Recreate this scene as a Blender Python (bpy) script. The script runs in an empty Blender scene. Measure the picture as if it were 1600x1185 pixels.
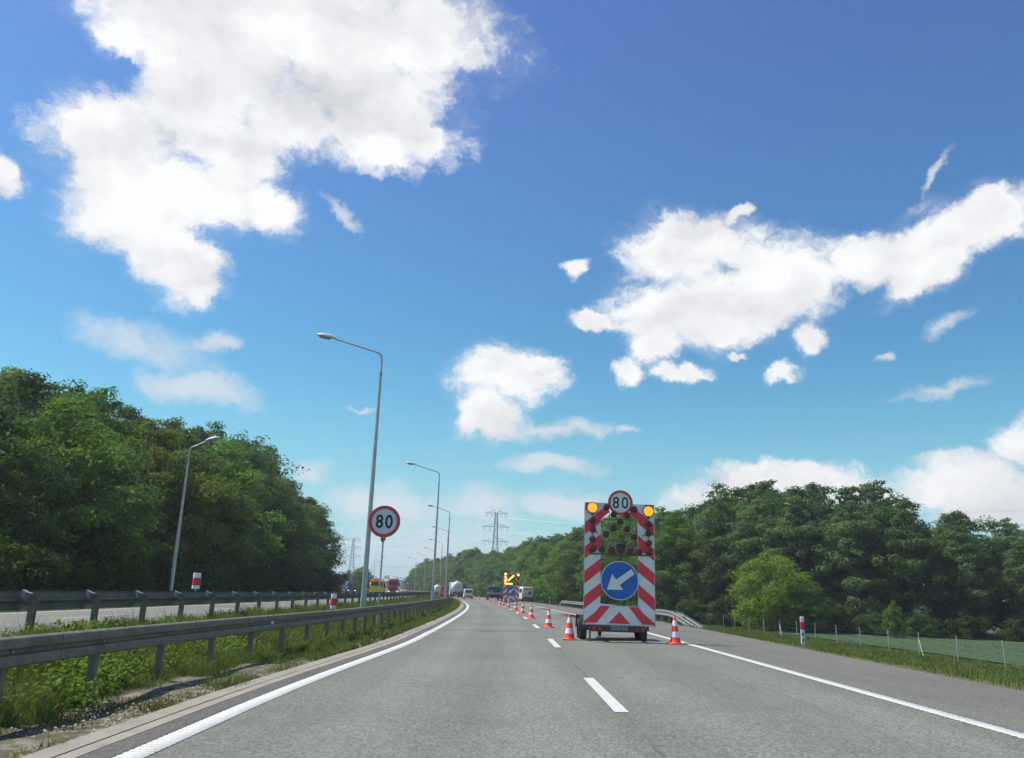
import bpy, math, random
import numpy as np
from mathutils import Matrix, Vector, Euler
random.seed(7); rng = np.random.default_rng(7)
scene = bpy.context.scene
col = scene.collection
D = bpy.data

# ------------------------------------------------------------ camera
CAM_H = 1.36; FPX = 1280.0
PITCH = math.radians(14.65); ROLL = math.radians(2.0)
fw = Vector((0, math.cos(PITCH), math.sin(PITCH)))
up0 = Vector((0, -math.sin(PITCH), math.cos(PITCH))); rt0 = Vector((1, 0, 0))
cr, sr = math.cos(ROLL), math.sin(ROLL)
rt = rt0*cr + up0*sr; up = up0*cr - rt0*sr
cam = D.objects.new('camera', D.cameras.new('camera')); col.objects.link(cam)
cam.matrix_world = Matrix(((rt.x, up.x, -fw.x, 0), (rt.y, up.y, -fw.y, 0), (rt.z, up.z, -fw.z, CAM_H), (0, 0, 0, 1)))
cam.data.sensor_width = 36; cam.data.lens = FPX/1600*36
cam.data.clip_start = 0.1; cam.data.clip_end = 9000
scene.camera = cam
def pixdir(x, y):                       # direction of a point of the sky seen from the road
    return (fw*FPX + rt*(x-800) + up*(592.5-y)).normalized()

# ------------------------------------------------------------ light
SUN_EL = math.radians(57); SUN_AZ = math.radians(-76)      # azimuth clockwise from +Y (north)
sd = Vector((math.sin(SUN_AZ)*math.cos(SUN_EL), math.cos(SUN_AZ)*math.cos(SUN_EL), math.sin(SUN_EL)))
sl = D.lights.new('sun', 'SUN'); sl.energy = 4.2; sl.angle = math.radians(0.55); sl.color = (1, .95, .86)
so = D.objects.new('sun', sl); col.objects.link(so)
so.rotation_euler = (-sd).to_track_quat('-Z', 'Y').to_euler()
scene.view_settings.view_transform = 'Standard'; scene.view_settings.look = 'None'
scene.view_settings.exposure = 0.42; scene.view_settings.gamma = 1
scene.view_settings.use_curve_mapping = False

class NT:
    def __init__(s, tree): s.t = tree
    def n(s, typ, **kw):
        nd = s.t.nodes.new(typ)
        for k, v in kw.items():
            if k.startswith('i_'):
                key = k[2:]; key = int(key) if key.isdigit() else key.replace('_', ' ')
                if isinstance(v, bpy.types.NodeSocket): s.t.links.new(v, nd.inputs[key])
                else: nd.inputs[key].default_value = v
            else: setattr(nd, k, v)
        return nd
    def m(s, op, a, b=None, c=None, clamp=False):
        nd = s.t.nodes.new('ShaderNodeMath'); nd.operation = op; nd.use_clamp = clamp
        for i, v in enumerate((a, b, c)):
            if v is None: continue
            if isinstance(v, bpy.types.NodeSocket): s.t.links.new(v, nd.inputs[i])
            else: nd.inputs[i].default_value = v
        return nd.outputs[0]
    def v(s, op, a, b=None):
        nd = s.t.nodes.new('ShaderNodeVectorMath'); nd.operation = op
        for i, x in enumerate((a, b)):
            if x is None: continue
            if isinstance(x, bpy.types.NodeSocket): s.t.links.new(x, nd.inputs[i])
            else: nd.inputs[i].default_value = x
        return nd.outputs['Value'] if op in ('LENGTH', 'DOT_PRODUCT', 'DISTANCE') else nd.outputs[0]
    def mix(s, f, a, b, mode='MIX'):
        nd = s.t.nodes.new('ShaderNodeMix'); nd.data_type = 'RGBA'; nd.blend_type = mode
        for k, v in ((0, f), (6, a), (7, b)):
            if isinstance(v, bpy.types.NodeSocket): s.t.links.new(v, nd.inputs[k])
            else: nd.inputs[k].default_value = (tuple(v)+(1,) if k and len(v) == 3 else v) if k else v
        return nd.outputs[2]
    def noise(s, vec, scale, detail=4, rough=.55, dist=0, col=False):
        nd = s.t.nodes.new('ShaderNodeTexNoise'); s.t.links.new(vec, nd.inputs['Vector'])
        nd.inputs['Scale'].default_value = scale; nd.inputs['Detail'].default_value = detail
        nd.inputs['Roughness'].default_value = rough; nd.inputs['Distortion'].default_value = dist
        return nd.outputs['Color'] if col else nd.outputs['Fac']
    def rng(s, v, a, b, c=0., d=1., smooth=False):
        nd = s.t.nodes.new('ShaderNodeMapRange'); nd.interpolation_type = 'SMOOTHSTEP' if smooth else 'LINEAR'
        s.t.links.new(v, nd.inputs[0])
        for i, x in enumerate((a, b, c, d)): nd.inputs[i+1].default_value = x
        return nd.outputs[0]

# ------------------------------------------------------------ sky: Nishita with cumulus clouds
world = D.worlds.new('World'); scene.world = world; world.use_nodes = True
wt = world.node_tree; wt.nodes.clear(); W = NT(wt)
sky = W.n('ShaderNodeTexSky', sky_type='NISHITA', sun_disc=False)
sky.sun_elevation = SUN_EL; sky.sun_rotation = SUN_AZ % (2*math.pi)
sky.air_density = 1.25; sky.dust_density = .55; sky.ozone_density = 3.2; sky.altitude = 0
tc = W.n('ShaderNodeTexCoord').outputs['Generated']
d0 = W.v('NORMALIZE', tc)
sep = W.n('ShaderNodeSeparateXYZ'); wt.links.new(d0, sep.inputs[0])
# (cx, cy, rx, ry, tilt) as seen from the driver's seat, thick cumulus
BL = [(470,30,320,125,0),(290,170,135,95,0),(270,110,70,60,0),(350,150,90,70,0),(330,210,120,50,0),(440,190,90,50,0),(380,250,70,35,0),(600,110,165,120,0),(330,80,170,75,0),(575,205,85,55,0),(655,190,45,55,20),(210,70,70,40,20),
      (195,205,95,95,0),(215,300,135,100,0),(360,310,110,62,0),(270,405,105,58,-25),(425,320,55,38,10),(315,445,38,35,0),(140,215,45,60,0),
      (-5,262,35,32,0),(785,592,92,58,0),(760,650,58,50,0),(1075,385,135,75,0),(1120,480,165,75,0),(1180,430,120,80,0),
      (1240,440,125,70,0),(1370,400,140,55,15),(1540,345,120,44,12),(1440,430,90,40,20),(1030,545,45,40,0),(993,582,27,28,0),
      (925,495,45,17,-8),(905,428,22,16,0),(1070,590,50,18,0),(1230,578,32,17,15),(1265,525,30,27,0),(1160,332,38,16,25),(1160,555,18,10,0),
      (1170,780,160,52,5),(1330,768,110,42,0),(1530,775,150,58,0),(1605,700,48,42,0),(1250,745,60,16,5)]
# thin, half transparent veils
BT = [(235,540,110,38,-12),(290,602,115,32,-4),(345,540,45,18,0),(850,680,125,15,4),(862,731,92,15,0),(980,677,25,7,5),
      (1475,605,100,17,8),(600,790,110,38,0),(755,800,65,45,0),(500,735,45,26,0),(690,855,190,45,0),(880,790,90,26,0),
      (1480,510,45,20,20),(540,330,50,12,-30),(570,640,40,7,5),(1470,275,50,9,50),(1490,720,60,10,0),(1385,553,20,8,0)]
def blob_field(vec, blobs):
    out = None
    for (cx, cy, rx, ry, tilt) in blobs:
        c = pixdir(cx, cy) if not isinstance(cx, Vector) else cx
        if isinstance(cx, Vector): ax, ay = rx, ry
        else:
            k = FPX*math.sqrt(1+((cx-800)**2+(cy-592.5)**2)/FPX**2); ax, ay = rx/k, ry/k
        yv = c; xv = Vector((yv.y, -yv.x, 0)).normalized(); zv = xv.cross(yv)
        R = Matrix((xv, yv, zv)).transposed() @ Matrix.Rotation(-math.radians(tilt), 3, 'Y')
        mp = W.n('ShaderNodeMapping', vector_type='TEXTURE')
        mp.inputs['Location'].default_value = c; mp.inputs['Rotation'].default_value = R.to_euler()
        mp.inputs['Scale'].default_value = (ax, .45, ay)
        wt.links.new(vec, mp.inputs['Vector'])
        L = W.v('LENGTH', mp.outputs[0])
        if out is None: out = L
        else:
            nd = wt.nodes.new('ShaderNodeMath'); nd.operation = 'SMOOTH_MIN'
            wt.links.new(out, nd.inputs[0]); wt.links.new(L, nd.inputs[1]); nd.inputs[2].default_value = .25; out = nd.outputs[0]
    return out
r2 = random.Random(3)
for i in range(12):                     # the cloud cover goes on all round
    az = math.radians(48 + i*24 + r2.uniform(-8, 8)); el = math.radians(r2.choice([8, 14, 24, 36, 52])+r2.uniform(-3, 3))
    BL.append((Vector((math.sin(az)*math.cos(el), math.cos(az)*math.cos(el), math.sin(el))), 0, r2.uniform(.12, .26), r2.uniform(.05, .10), r2.uniform(-12, 12)))
wn = W.noise(d0, 7.0, 8, .68, 0, True)
wv = W.v('SCALE', W.v('SUBTRACT', wn, (.5, .5, .5))); wv.node.inputs['Scale'].default_value = .085
dw = W.v('ADD', d0, wv)
FL = W.m('SUBTRACT', 1.0, blob_field(dw, BL))
FT = W.m('SUBTRACT', 1.0, blob_field(dw, BT))
sq = W.n('ShaderNodeMapping'); sq.inputs['Scale'].default_value = (1, 1, 1.7); wt.links.new(dw, sq.inputs['Vector'])
n1 = W.noise(sq.outputs[0], 9.0, 12, .60)
n2 = W.noise(sq.outputs[0], 26.0, 8, .6)
nn = W.m('ADD', W.m('MULTIPLY', W.m('SUBTRACT', n1, .5), 2.6), W.m('MULTIPLY', W.m('SUBTRACT', n2, .5), 1.1))
dl = W.m('ADD', W.m('MULTIPLY', W.m('MINIMUM', FL, .75), 1.35), nn)
DLa = W.rng(dl, -.12, .62, 0, 1, True); DLb = W.m('MULTIPLY', W.rng(W.m('ADD', dl, W.m('MULTIPLY', W.m('SUBTRACT', n1, .5), 1.6)), -.5, .6, 0, 1, True), W.m('MULTIPLY', W.rng(FL, -.25, .1, 0, 1), .30))
DL = W.m('MAXIMUM', DLa, DLb)
dt = W.m('ADD', W.m('MULTIPLY', FT, 1.0), W.m('MULTIPLY', nn, .8))
DT = W.m('MULTIPLY', W.rng(dt, -.15, .95, 0, 1, True), .76)
# shade inside the cloud: soft grey bases, the side to the sun brighter
off = W.v('ADD', sq.outputs[0], tuple(sd*0.05))
n3 = W.noise(off, 7.0, 4, .5)
lit = W.m('SUBTRACT', W.noise(sq.outputs[0], 7.0, 4, .5), n3)
shade = W.m('ADD', W.m('MULTIPLY', lit, 3.0), W.m('MULTIPLY', W.m('SUBTRACT', n2, .5), .45))
shade = W.m('SUBTRACT', W.m('ADD', shade, .78), W.m('MULTIPLY', W.rng(dl, .55, 1.5, 0, 1), .06), None, True)
ccol = W.mix(shade, (5.6, 5.75, 6.0), (8.3, 8.3, 8.35))
blue = W.mix(1.0, sky.outputs[0], W.mix(W.rng(sep.outputs[2], .16, .70, 0, 1), (.37, .93, 1.03), (.56, .68, 1.10)), 'MULTIPLY')
hz = W.rng(sep.outputs[2], .0, .38, 1, 0, True)             # moist air towards the horizon
hz2 = W.m('MULTIPLY', W.m('POWER', hz, 2.2), .62)
blue = W.mix(hz2, blue, (4.5, 6.7, 7.1))
skyc = W.mix(DT, blue, (6.5, 6.7, 7.0))
skyc = W.mix(DL, skyc, ccol)
bg = W.n('ShaderNodeBackground', i_Color=skyc, i_Strength=.09)
wo = W.n('ShaderNodeOutputWorld'); wt.links.new(bg.outputs[0], wo.inputs[0])
world.cycles.sampling_method = 'MANUAL'; world.cycles.sample_map_resolution = 512

# ------------------------------------------------------------ materials
def new_mat(name):
    m = D.materials.new(name); m.use_nodes = True; m.node_tree.nodes.clear(); return m, NT(m.node_tree)
def finish(m, N, colr, rough=.6, metal=0., bump=None, bstr=.2, bdist=.01, emit=None, estr=0, spec=None, trans=0):
    b = N.n('ShaderNodeBsdfPrincipled')
    def put(k, v):
        if isinstance(v, bpy.types.NodeSocket): m.node_tree.links.new(v, b.inputs[k])
        else: b.inputs[k].default_value = v
    put('Base Color', colr if isinstance(colr, bpy.types.NodeSocket) else tuple(colr)+(1,))
    put('Roughness', rough); put('Metallic', metal)
    if spec is not None: b.inputs['Specular IOR Level'].default_value = spec
    if emit: b.inputs['Emission Color'].default_value = tuple(emit)+(1,); b.inputs['Emission Strength'].default_value = estr
    if bump is not None:
        bn = N.n('ShaderNodeBump', i_Height=bump, i_Strength=bstr, i_Distance=bdist); put('Normal', bn.outputs[0])
    o = N.n('ShaderNodeOutputMaterial'); m.node_tree.links.new(b.outputs[0], o.inputs[0])
    return m
def simple(name, c, rough=.5, metal=0., var=.12, scale=6, dirt=None, **kw):
    m, N = new_mat(name)
    g = N.n('ShaderNodeTexCoord').outputs['Object']
    f = N.rng(N.noise(g, scale, 6, .65), .3, .7, 1-var, 1+var)
    cc = N.mix(1.0, c, N.n('ShaderNodeCombineColor', i_0=f, i_1=f, i_2=f).outputs[0], 'MULTIPLY')
    if dirt:
        df = N.rng(N.noise(g, scale*.6, 8, .7), .5, .8, 0, .55, True)
        cc = N.mix(df, cc, dirt)
    return finish(m, N, cc, rough, metal, **kw)
M = {}
M['galv'] = simple('galvanised steel', (.30,.31,.31), .42, .55, .22, 4, dirt=(.16,.16,.14))
M['rail'] = simple('weathered rail steel', (.155,.148,.112), .6, .12, .35, 5, dirt=(.07,.064,.042))
M['post'] = simple('weathered post steel', (.17,.158,.125), .55, .15, .25, 8, dirt=(.06,.055,.05))
M['railnew'] = simple('bright zinc rail', (.30,.31,.30), .45, .35, .1, 3)
M['pole'] = simple('zinc lamp pole', (.45,.46,.44), .4, .3, .15, 5)
M['lamphead'] = simple('lamp housing', (.62,.63,.62), .4, 0, .1, 5)
M['lampglass'] = simple('lamp cover', (.30,.30,.28), .15, 0, .05, 5)
M['red'] = simple('retroreflective red', (.78,.035,.065), .42, 0, .16, 3, dirt=(.50,.06,.07))
M['white'] = simple('retroreflective white', (.75,.755,.70), .42, 0, .10, 3, dirt=(.46,.45,.41))
M['signshaded'] = simple('white sign face in shade', (.62,.66,.70), .4, 0, .05, 4)  # white sign face with its bluish-grey shade put into the colour
M['signred'] = simple('sign ring', (.68,.045,.075), .4, 0, .07, 5)
M['blue'] = simple('sign blue', (.008,.115,.46), .4, 0, .10, 4)
M['black'] = simple('black print', (.015,.015,.017), .5, 0, .1, 8)
M['dark'] = simple('dark frame steel', (.045,.047,.05), .5, .2, .25, 9)
M['alu'] = simple('board back aluminium', (.42,.43,.44), .45, .5, .1, 4)
M['rubber'] = simple('tyre rubber', (.025,.025,.026), .8, 0, .2, 12)
M['rim'] = simple('wheel rim', (.36,.37,.38), .4, .5, .1, 9)
M['lens'] = simple('dark red lens', (.11,.018,.015), .16, 0, .25, 20)
M['lens2'] = simple('brown lens', (.06,.02,.018), .18, 0, .25, 20)
M['tail'] = simple('tail lamp red', (.45,.01,.02), .3, 0, .1, 10)
M['coneo'] = simple('cone orange red', (.95,.062,.045), .5, 0, .12, 5, dirt=(.42,.06,.045))
M['conew'] = simple('cone band white', (.80,.81,.82), .5, 0, .06, 9, dirt=(.42,.41,.39))
M['concrete'] = None
M['glass'] = simple('dark window glass', (.03,.037,.042), .08, 0, .1, 3)
M['vanwhite'] = simple('white vehicle paint', (.72,.73,.73), .35, 0, .06, 2, dirt=(.5,.49,.46))
M['tank'] = simple('tank aluminium paint', (.66,.66,.63), .35, .15, .08, 1.5, dirt=(.45,.44,.40))
M['truckred'] = simple('red truck paint', (.62,.02,.03), .35, 0, .1, 2)
M['truckorange'] = simple('salmon truck paint', (.72,.10,.06), .4, 0, .1, 2)
M['yellow'] = simple('yellow truck paint', (.86,.62,.02), .35, 0, .08, 2)
M['yellow2'] = simple('amber visor paint', (.78,.33,.03), .4, 0, .08, 2)
M['bluepaint'] = simple('blue truck paint', (.03,.09,.25), .4, 0, .1, 2)
M['plate'] = simple('licence plate', (.30,.31,.31), .4, 0, .05, 9)
M['brown'] = simple('worn barrier brown', (.10,.075,.05), .7, 0, .2, 5)
def emissive(name, c, e, s):
    m, N = new_mat(name)
    lw = N.n('ShaderNodeTexCoord').outputs['Object']
    vr = N.n('ShaderNodeTexVoronoi', i_Vector=lw, i_Scale=60.0).outputs['Distance']
    b = N.n('ShaderNodeBsdfPrincipled'); b.inputs['Base Color'].default_value = tuple(c)+(1,); b.inputs['Roughness'].default_value = .2
    b.inputs['Emission Color'].default_value = tuple(e)+(1,)
    m.node_tree.links.new(N.rng(vr, 0, .6, s*1.15, s*.7), b.inputs['Emission Strength'])
    o = N.n('ShaderNodeOutputMaterial'); m.node_tree.links.new(b.outputs[0], o.inputs[0]); return m
M['amber'] = emissive('lit amber lamp', (.8,.35,.02), (1,.42,.03), .95)
M['amberhot'] = emissive('lit amber lamp core', (.8,.4,.05), (1,.55,.09), 3.2)
M['headlight'] = emissive('lit headlight', (.8,.8,.8), (1,.97,.9), 1.2)
M['ambered'] = simple('amber lamp housing', (.12,.05,.015), .4)

def asphalt(name, base, warm, tracks=True, line=None):
    m, N = new_mat(name)
    uv = N.n('ShaderNodeTexCoord').outputs['UV']
    pos = N.n('ShaderNodeNewGeometry').outputs['Position']
    sp = N.n('ShaderNodeSeparateXYZ'); m.node_tree.links.new(uv, sp.inputs[0])
    vor = N.n('ShaderNodeTexVoronoi', i_Vector=pos, i_Scale=52.0)
    cs = N.n('ShaderNodeSeparateColor'); m.node_tree.links.new(vor.outputs['Color'], cs.inputs[0])
    agg = N.rng(cs.outputs[0], 0, 1, .56, 1.44)
    fine = N.rng(N.noise(pos, 28, 3, .8), .25, .75, .72, 1.28)
    big = N.rng(N.noise(pos, .11, 9, .70), .3, .7, .80, 1.15)
    mp = N.n('ShaderNodeMapping'); mp.inputs['Scale'].default_value = (1.6, .05, 1); m.node_tree.links.new(uv, mp.inputs[0])
    streak = N.rng(N.noise(mp.outputs[0], 1.0, 5, .6), .3, .7, .90, 1.08)
    f = N.m('MULTIPLY', N.m('MULTIPLY', agg, fine), N.m('MULTIPLY', big, streak))
    if tracks:
        tr = N.m('MULTIPLY', N.m('ADD', N.m('COSINE', N.m('MULTIPLY', sp.outputs[0], 2*math.pi/1.93)), 1), .5)
        f = N.m('MULTIPLY', f, N.rng(tr, 0, 1, 1.06, .92))
    c = N.mix(1.0, base, N.n('ShaderNodeCombineColor', i_0=f, i_1=f, i_2=f).outputs[0], 'MULTIPLY')
    wf = N.rng(N.noise(pos, .5, 6, .65), .45, .75, 0, .6, True)
    c = N.mix(wf, c, N.mix(1.0, warm, N.n('ShaderNodeCombineColor', i_0=f, i_1=f, i_2=f).outputs[0], 'MULTIPLY'))
    # short dark sealed cracks across the lane
    mp2 = N.n('ShaderNodeMapping'); mp2.inputs['Scale'].default_value = (.12, 1.1, 1); m.node_tree.links.new(uv, mp2.inputs[0])
    ck = N.rng(N.noise(mp2.outputs[0], 2.2, 3, .5), .735, .76, 0, .5)
    c = N.mix(ck, c, (.05,.05,.05))
    # paver seam along the lane joint, bitumen drips and tyre marks
    seam = N.m('ABSOLUTE', N.m('ADD', sp.outputs[0], N.m('MULTIPLY', N.m('SUBTRACT', N.noise(pos, .7, 4, .6), .5), .12)))
    sm_ = N.m('MULTIPLY', N.rng(seam, .012, .03, 1, 0), N.rng(N.noise(pos, .35, 3, .6), .42, .6, .1, .55))
    c = N.mix(sm_, c, (.06,.06,.055))
    dr = N.m('MULTIPLY', N.rng(N.noise(pos, 3.3, 4, .55), .70, .74, 0, .4), 1.0); c = N.mix(dr, c, (.07,.07,.065))
    mp3 = N.n('ShaderNodeMapping'); mp3.inputs['Scale'].default_value = (2.6, .035, 1); mp3.inputs['Location'].default_value = (3.1, .7, 0); m.node_tree.links.new(uv, mp3.inputs[0])
    tm_ = N.rng(N.noise(mp3.outputs[0], 1.3, 2, .5), .68, .78, 0, .3); c = N.mix(tm_, c, (.075,.075,.07))
    return finish(m, N, c, .82, 0, bump=N.m('ADD', agg, fine), bstr=.5, bdist=.006, spec=.35)
M['asphalt'] = asphalt('worn asphalt', (.168,.175,.143), (.166,.166,.134))
M['asphalt2'] = asphalt('shoulder asphalt', (.146,.147,.121), (.140,.135,.108), False)
M['asphalt3'] = asphalt('joint asphalt', (.105,.10,.09), (.115,.108,.092), False)
def paint(name, c, wear):
    m, N = new_mat(name)
    pos = N.n('ShaderNodeNewGeometry').outputs['Position']
    w = N.rng(N.m('ADD', N.m('MULTIPLY', N.noise(pos, 35, 5, .75), .7), N.m('MULTIPLY', N.noise(pos, 2.5, 5, .7), .3)), .53, .66, 0, wear, True)
    v = N.rng(N.noise(pos, 3, 4, .6), .3, .7, .93, 1.05)
    cc = N.mix(1.0, c, N.n('ShaderNodeCombineColor', i_0=v, i_1=v, i_2=v).outputs[0], 'MULTIPLY')
    return finish(m, N, N.mix(w, cc, (.2,.2,.19)), .6, 0, bump=w, bstr=.2, bdist=.002)
M['line'] = paint('road paint', (.56,.56,.52), .75)
M['lineshade'] = paint('road paint rib shade', (.27,.27,.25), .5)  # grey stands in for the slight shadows between the raised ribs
def concrete_mat():
    m, N = new_mat('kerb concrete')
    pos = N.n('ShaderNodeNewGeometry').outputs['Position']
    v = N.rng(N.noise(pos, 2.2, 8, .7), .3, .7, .75, 1.15); v2 = N.rng(N.noise(pos, 45, 4, .7), .3, .7, .85, 1.15)
    f = N.m('MULTIPLY', v, v2)
    c = N.mix(1.0, (.285,.26,.21), N.n('ShaderNodeCombineColor', i_0=f, i_1=f, i_2=f).outputs[0], 'MULTIPLY')
    s = N.rng(N.noise(pos, 1.1, 6, .7), .55, .7, 0, .6, True)
    return finish(m, N, N.mix(s, c, (.17,.15,.115)), .85, 0, bump=f, bstr=.3, bdist=.005)
M['concrete'] = concrete_mat()
def ground_mat():
    m, N = new_mat('grass ground')
    uv = N.n('ShaderNodeTexCoord').outputs['UV']; pos = N.n('ShaderNodeNewGeometry').outputs['Position']
    sp = N.n('ShaderNodeSeparateXYZ'); m.node_tree.links.new(uv, sp.inputs[0]); t, s_ = sp.outputs[0], sp.outputs[1]
    n = N.noise(pos, .6, 8, .7); nf = N.noise(pos, 9, 6, .7)
    g = N.mix(N.rng(n, .35, .65, 0, 1), (.040,.060,.014), (.075,.088,.026))
    g = N.mix(N.rng(nf, .35, .7, 0, .8), g, (.06,.058,.028))
    soil = N.mix(N.rng(nf, .35, .65, 0, 1), (.075,.065,.048), (.13,.115,.085))
    sand = N.mix(N.rng(N.noise(pos, 2.2, 6, .7), .42, .6, 0, 1, True), soil, (.25,.235,.20))
    moss = N.mix(N.rng(N.noise(pos, 4.5, 6, .7), .46, .58, 0, .85, True), sand, (.10,.105,.035))
    # bare strip between kerb and rail, wider close by
    tn = N.m('ADD', t, N.m('MULTIPLY', N.m('SUBTRACT', N.noise(pos, 1.5, 5, .6), .5), .9))
    w1 = N.m('MULTIPLY', N.rng(tn, -6.75, -6.35, 0, 1, True), N.rng(t, -4.0, -3.9, 1, 0))
    w1 = N.m('MULTIPLY', w1, N.rng(s_, 12, 26, 1, .35, True))
    c = N.mix(w1, g, moss)
    # gravelly edge beside the right shoulder
    w2 = N.m('MULTIPLY', N.rng(tn, 7.0, 7.5, 1, 1), N.rng(tn, 7.6, 8.1, 1, 0, True)); w2 = N.m('MULTIPLY', w2, N.rng(t, 6.5, 6.6, 0, 1))
    c = N.mix(N.m('MULTIPLY', w2, .75), c, (.15,.12,.07))
    w3 = N.m('MULTIPLY', N.rng(tn, -9.3, -9.0, 0, 1), N.rng(tn, -8.9, -8.6, 1, 0))
    c = N.mix(N.m('MULTIPLY', w3, .7), c, (.27,.26,.23))
    return finish(m, N, c, .95, 0, bump=N.m('ADD', nf, n), bstr=.6, bdist=.04, spec=.1)
M['ground'] = ground_mat()
def field_mat():
    m, N = new_mat('young crop')
    pos = N.n('ShaderNodeNewGeometry').outputs['Position']
    mp = N.n('ShaderNodeMapping'); mp.inputs['Scale'].default_value = (.3, 1, 1); m.node_tree.links.new(pos, mp.inputs[0])
    n = N.noise(mp.outputs[0], .35, 6, .6); nf = N.noise(pos, 14, 5, .7)
    c = N.mix(N.rng(n, .3, .7, 0, 1), (.058,.098,.046), (.070,.112,.052)); c = N.mix(N.rng(nf, .4, .7, 0, .5), c, (.055,.075,.035))
    return finish(m, N, c, .9, 0, bump=nf, bstr=.8, bdist=.05, spec=.1)
M['field'] = field_mat()
def leaf_mat(name, c1, c2, c3, trans=.35, isl=True):
    m, N = new_mat(name)
    rnd = N.n('ShaderNodeNewGeometry').outputs['Random Per Island']; ob = N.n('ShaderNodeObjectInfo').outputs['Random']
    pos = N.n('ShaderNodeNewGeometry').outputs['Position']
    c = N.mix(rnd, c1, c2); c = N.mix(N.rng(N.noise(pos, .45, 4, .6), .38, .66, 0, 1, True), c, c3)
    hs = N.n('ShaderNodeHueSaturation', i_Color=c)
    m.node_tree.links.new(N.rng(ob, 0, 1, .485, .512), hs.inputs['Hue']); 
    ob2 = N.m('FRACT', N.m('MULTIPLY', ob, 7.31)); m.node_tree.links.new(N.rng(ob2, 0, 1, .78, 1.22), hs.inputs['Value'])
    d = N.n('ShaderNodeBsdfDiffuse', i_Color=hs.outputs[0]); tl = N.n('ShaderNodeBsdfTranslucent', i_Color=N.mix(1.0, hs.outputs[0], (1.25,1.35,.6), 'MULTIPLY'))
    gl = N.n('ShaderNodeBsdfGlossy', i_Color=(.5,.52,.5,1), i_Roughness=.45)
    ms = N.n('ShaderNodeMixShader', i_0=trans); m.node_tree.links.new(d.outputs[0], ms.inputs[1]); m.node_tree.links.new(tl.outputs[0], ms.inputs[2])
    m2 = N.n('ShaderNodeMixShader', i_0=.008); m.node_tree.links.new(ms.outputs[0], m2.inputs[1]); m.node_tree.links.new(gl.outputs[0], m2.inputs[2])
    o = N.n('ShaderNodeOutputMaterial'); m.node_tree.links.new(m2.outputs[0], o.inputs[0]); return m
M['leaf_mid'] = leaf_mat('leaves mid green', (0.0889, 0.1579, 0.0446), (0.1378, 0.2186, 0.0645), (0.0999, 0.1721, 0.0545))
M['leaf_dark'] = leaf_mat('leaves dark green', (0.0544, 0.1064, 0.0446), (0.0907, 0.1531, 0.058), (0.068, 0.1276, 0.0446))
M['leaf_alder'] = leaf_mat('leaves grey green', (0.0963, 0.1459, 0.0659), (0.1391, 0.1917, 0.0801), (0.1069, 0.1771, 0.0612))
M['leaf_bright'] = leaf_mat('leaves bright green', (0.1167, 0.2133, 0.0456), (0.1668, 0.2764, 0.0708), (0.1334, 0.237, 0.0505), .4)
M['leaf_bush'] = leaf_mat('leaves of the bright tree', (0.144, 0.2472, 0.035), (0.204, 0.322, 0.05), (0.168, 0.276, 0.04), .4)
M['leaf_yellow'] = leaf_mat('leaves yellow green', (0.164, 0.2088, 0.0392), (0.2138, 0.2269, 0.0535), (0.1213, 0.1906, 0.0392), .4)
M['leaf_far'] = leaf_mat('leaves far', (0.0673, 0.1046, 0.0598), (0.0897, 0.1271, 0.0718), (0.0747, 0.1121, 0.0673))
M['grass'] = leaf_mat('grass blades', (0.0919, 0.1301, 0.038), (0.1555, 0.1859, 0.0665), (0.1184, 0.1427, 0.0531), .35)
M['drygrass'] = leaf_mat('grass blades dry', (.11,.115,.03), (.17,.15,.06), (.10,.12,.03), .3)
M['weed'] = leaf_mat('weed leaves', (0.0938, 0.1721, 0.027), (0.15, 0.2375, 0.045), (0.1063, 0.1781, 0.033), .35)
M['vgrass'] = leaf_mat('verge grass', (0.1002, 0.1402, 0.0342), (0.1548, 0.1897, 0.0556), (0.1184, 0.165, 0.0427), .3)
M['crop'] = leaf_mat('crop blades', (0.0743, 0.1366, 0.0594), (0.104, 0.1708, 0.0726), (0.0891, 0.1475, 0.066), .3)
M['bark'] = simple('bark', (.085,.07,.052), .9, 0, .35, 3)
M['scrub'] = leaf_mat('undergrowth leaves', (0.0468, 0.09, 0.0252), (0.081, 0.1404, 0.036), (0.0612, 0.108, 0.0324))

# ------------------------------------------------------------ mesh helpers
def mesh_np(name, verts, faces, mat, uv=None, smooth=False):
    """faces: (n,3) or (n,4) int array"""
    me = D.meshes.new(name); verts = np.asarray(verts, np.float32); faces = np.asarray(faces, np.int32)
    k = faces.shape[1]; n = len(faces)
    me.vertices.add(len(verts)); me.vertices.foreach_set('co', verts.ravel())
    me.loops.add(n*k); me.loops.foreach_set('vertex_index', faces.ravel())
    me.polygons.add(n); me.polygons.foreach_set('loop_start', np.arange(n, dtype=np.int32)*k); me.polygons.foreach_set('loop_total', np.full(n, k, np.int32))
    if smooth: me.polygons.foreach_set('use_smooth', np.ones(n, bool))
    if uv is not None:
        l = me.uv_layers.new(name='UVMap'); l.data.foreach_set('uv', np.asarray(uv, np.float32)[faces.ravel()].ravel())
    me.update(calc_edges=True); me.materials.append(mat); return me
def link(name, me, parent=None, loc=None, rz=None):
    o = D.objects.new(name, me); col.objects.link(o)
    if parent: o.parent = parent
    if loc is not None: o.location = loc
    if rz is not None: o.rotation_euler = (0, 0, rz)
    return o
def tag(o, label=None, cat=None, group=None, kind=None):
    if label: o['label'] = label
    if cat: o['category'] = cat
    if group: o['group'] = group
    if kind: o['kind'] = kind
    return o
def thing(name, label, cat, loc=(0,0,0), rz=0, group=None):
    return tag(link(name, None, None, loc, rz), label, cat, group)
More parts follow.
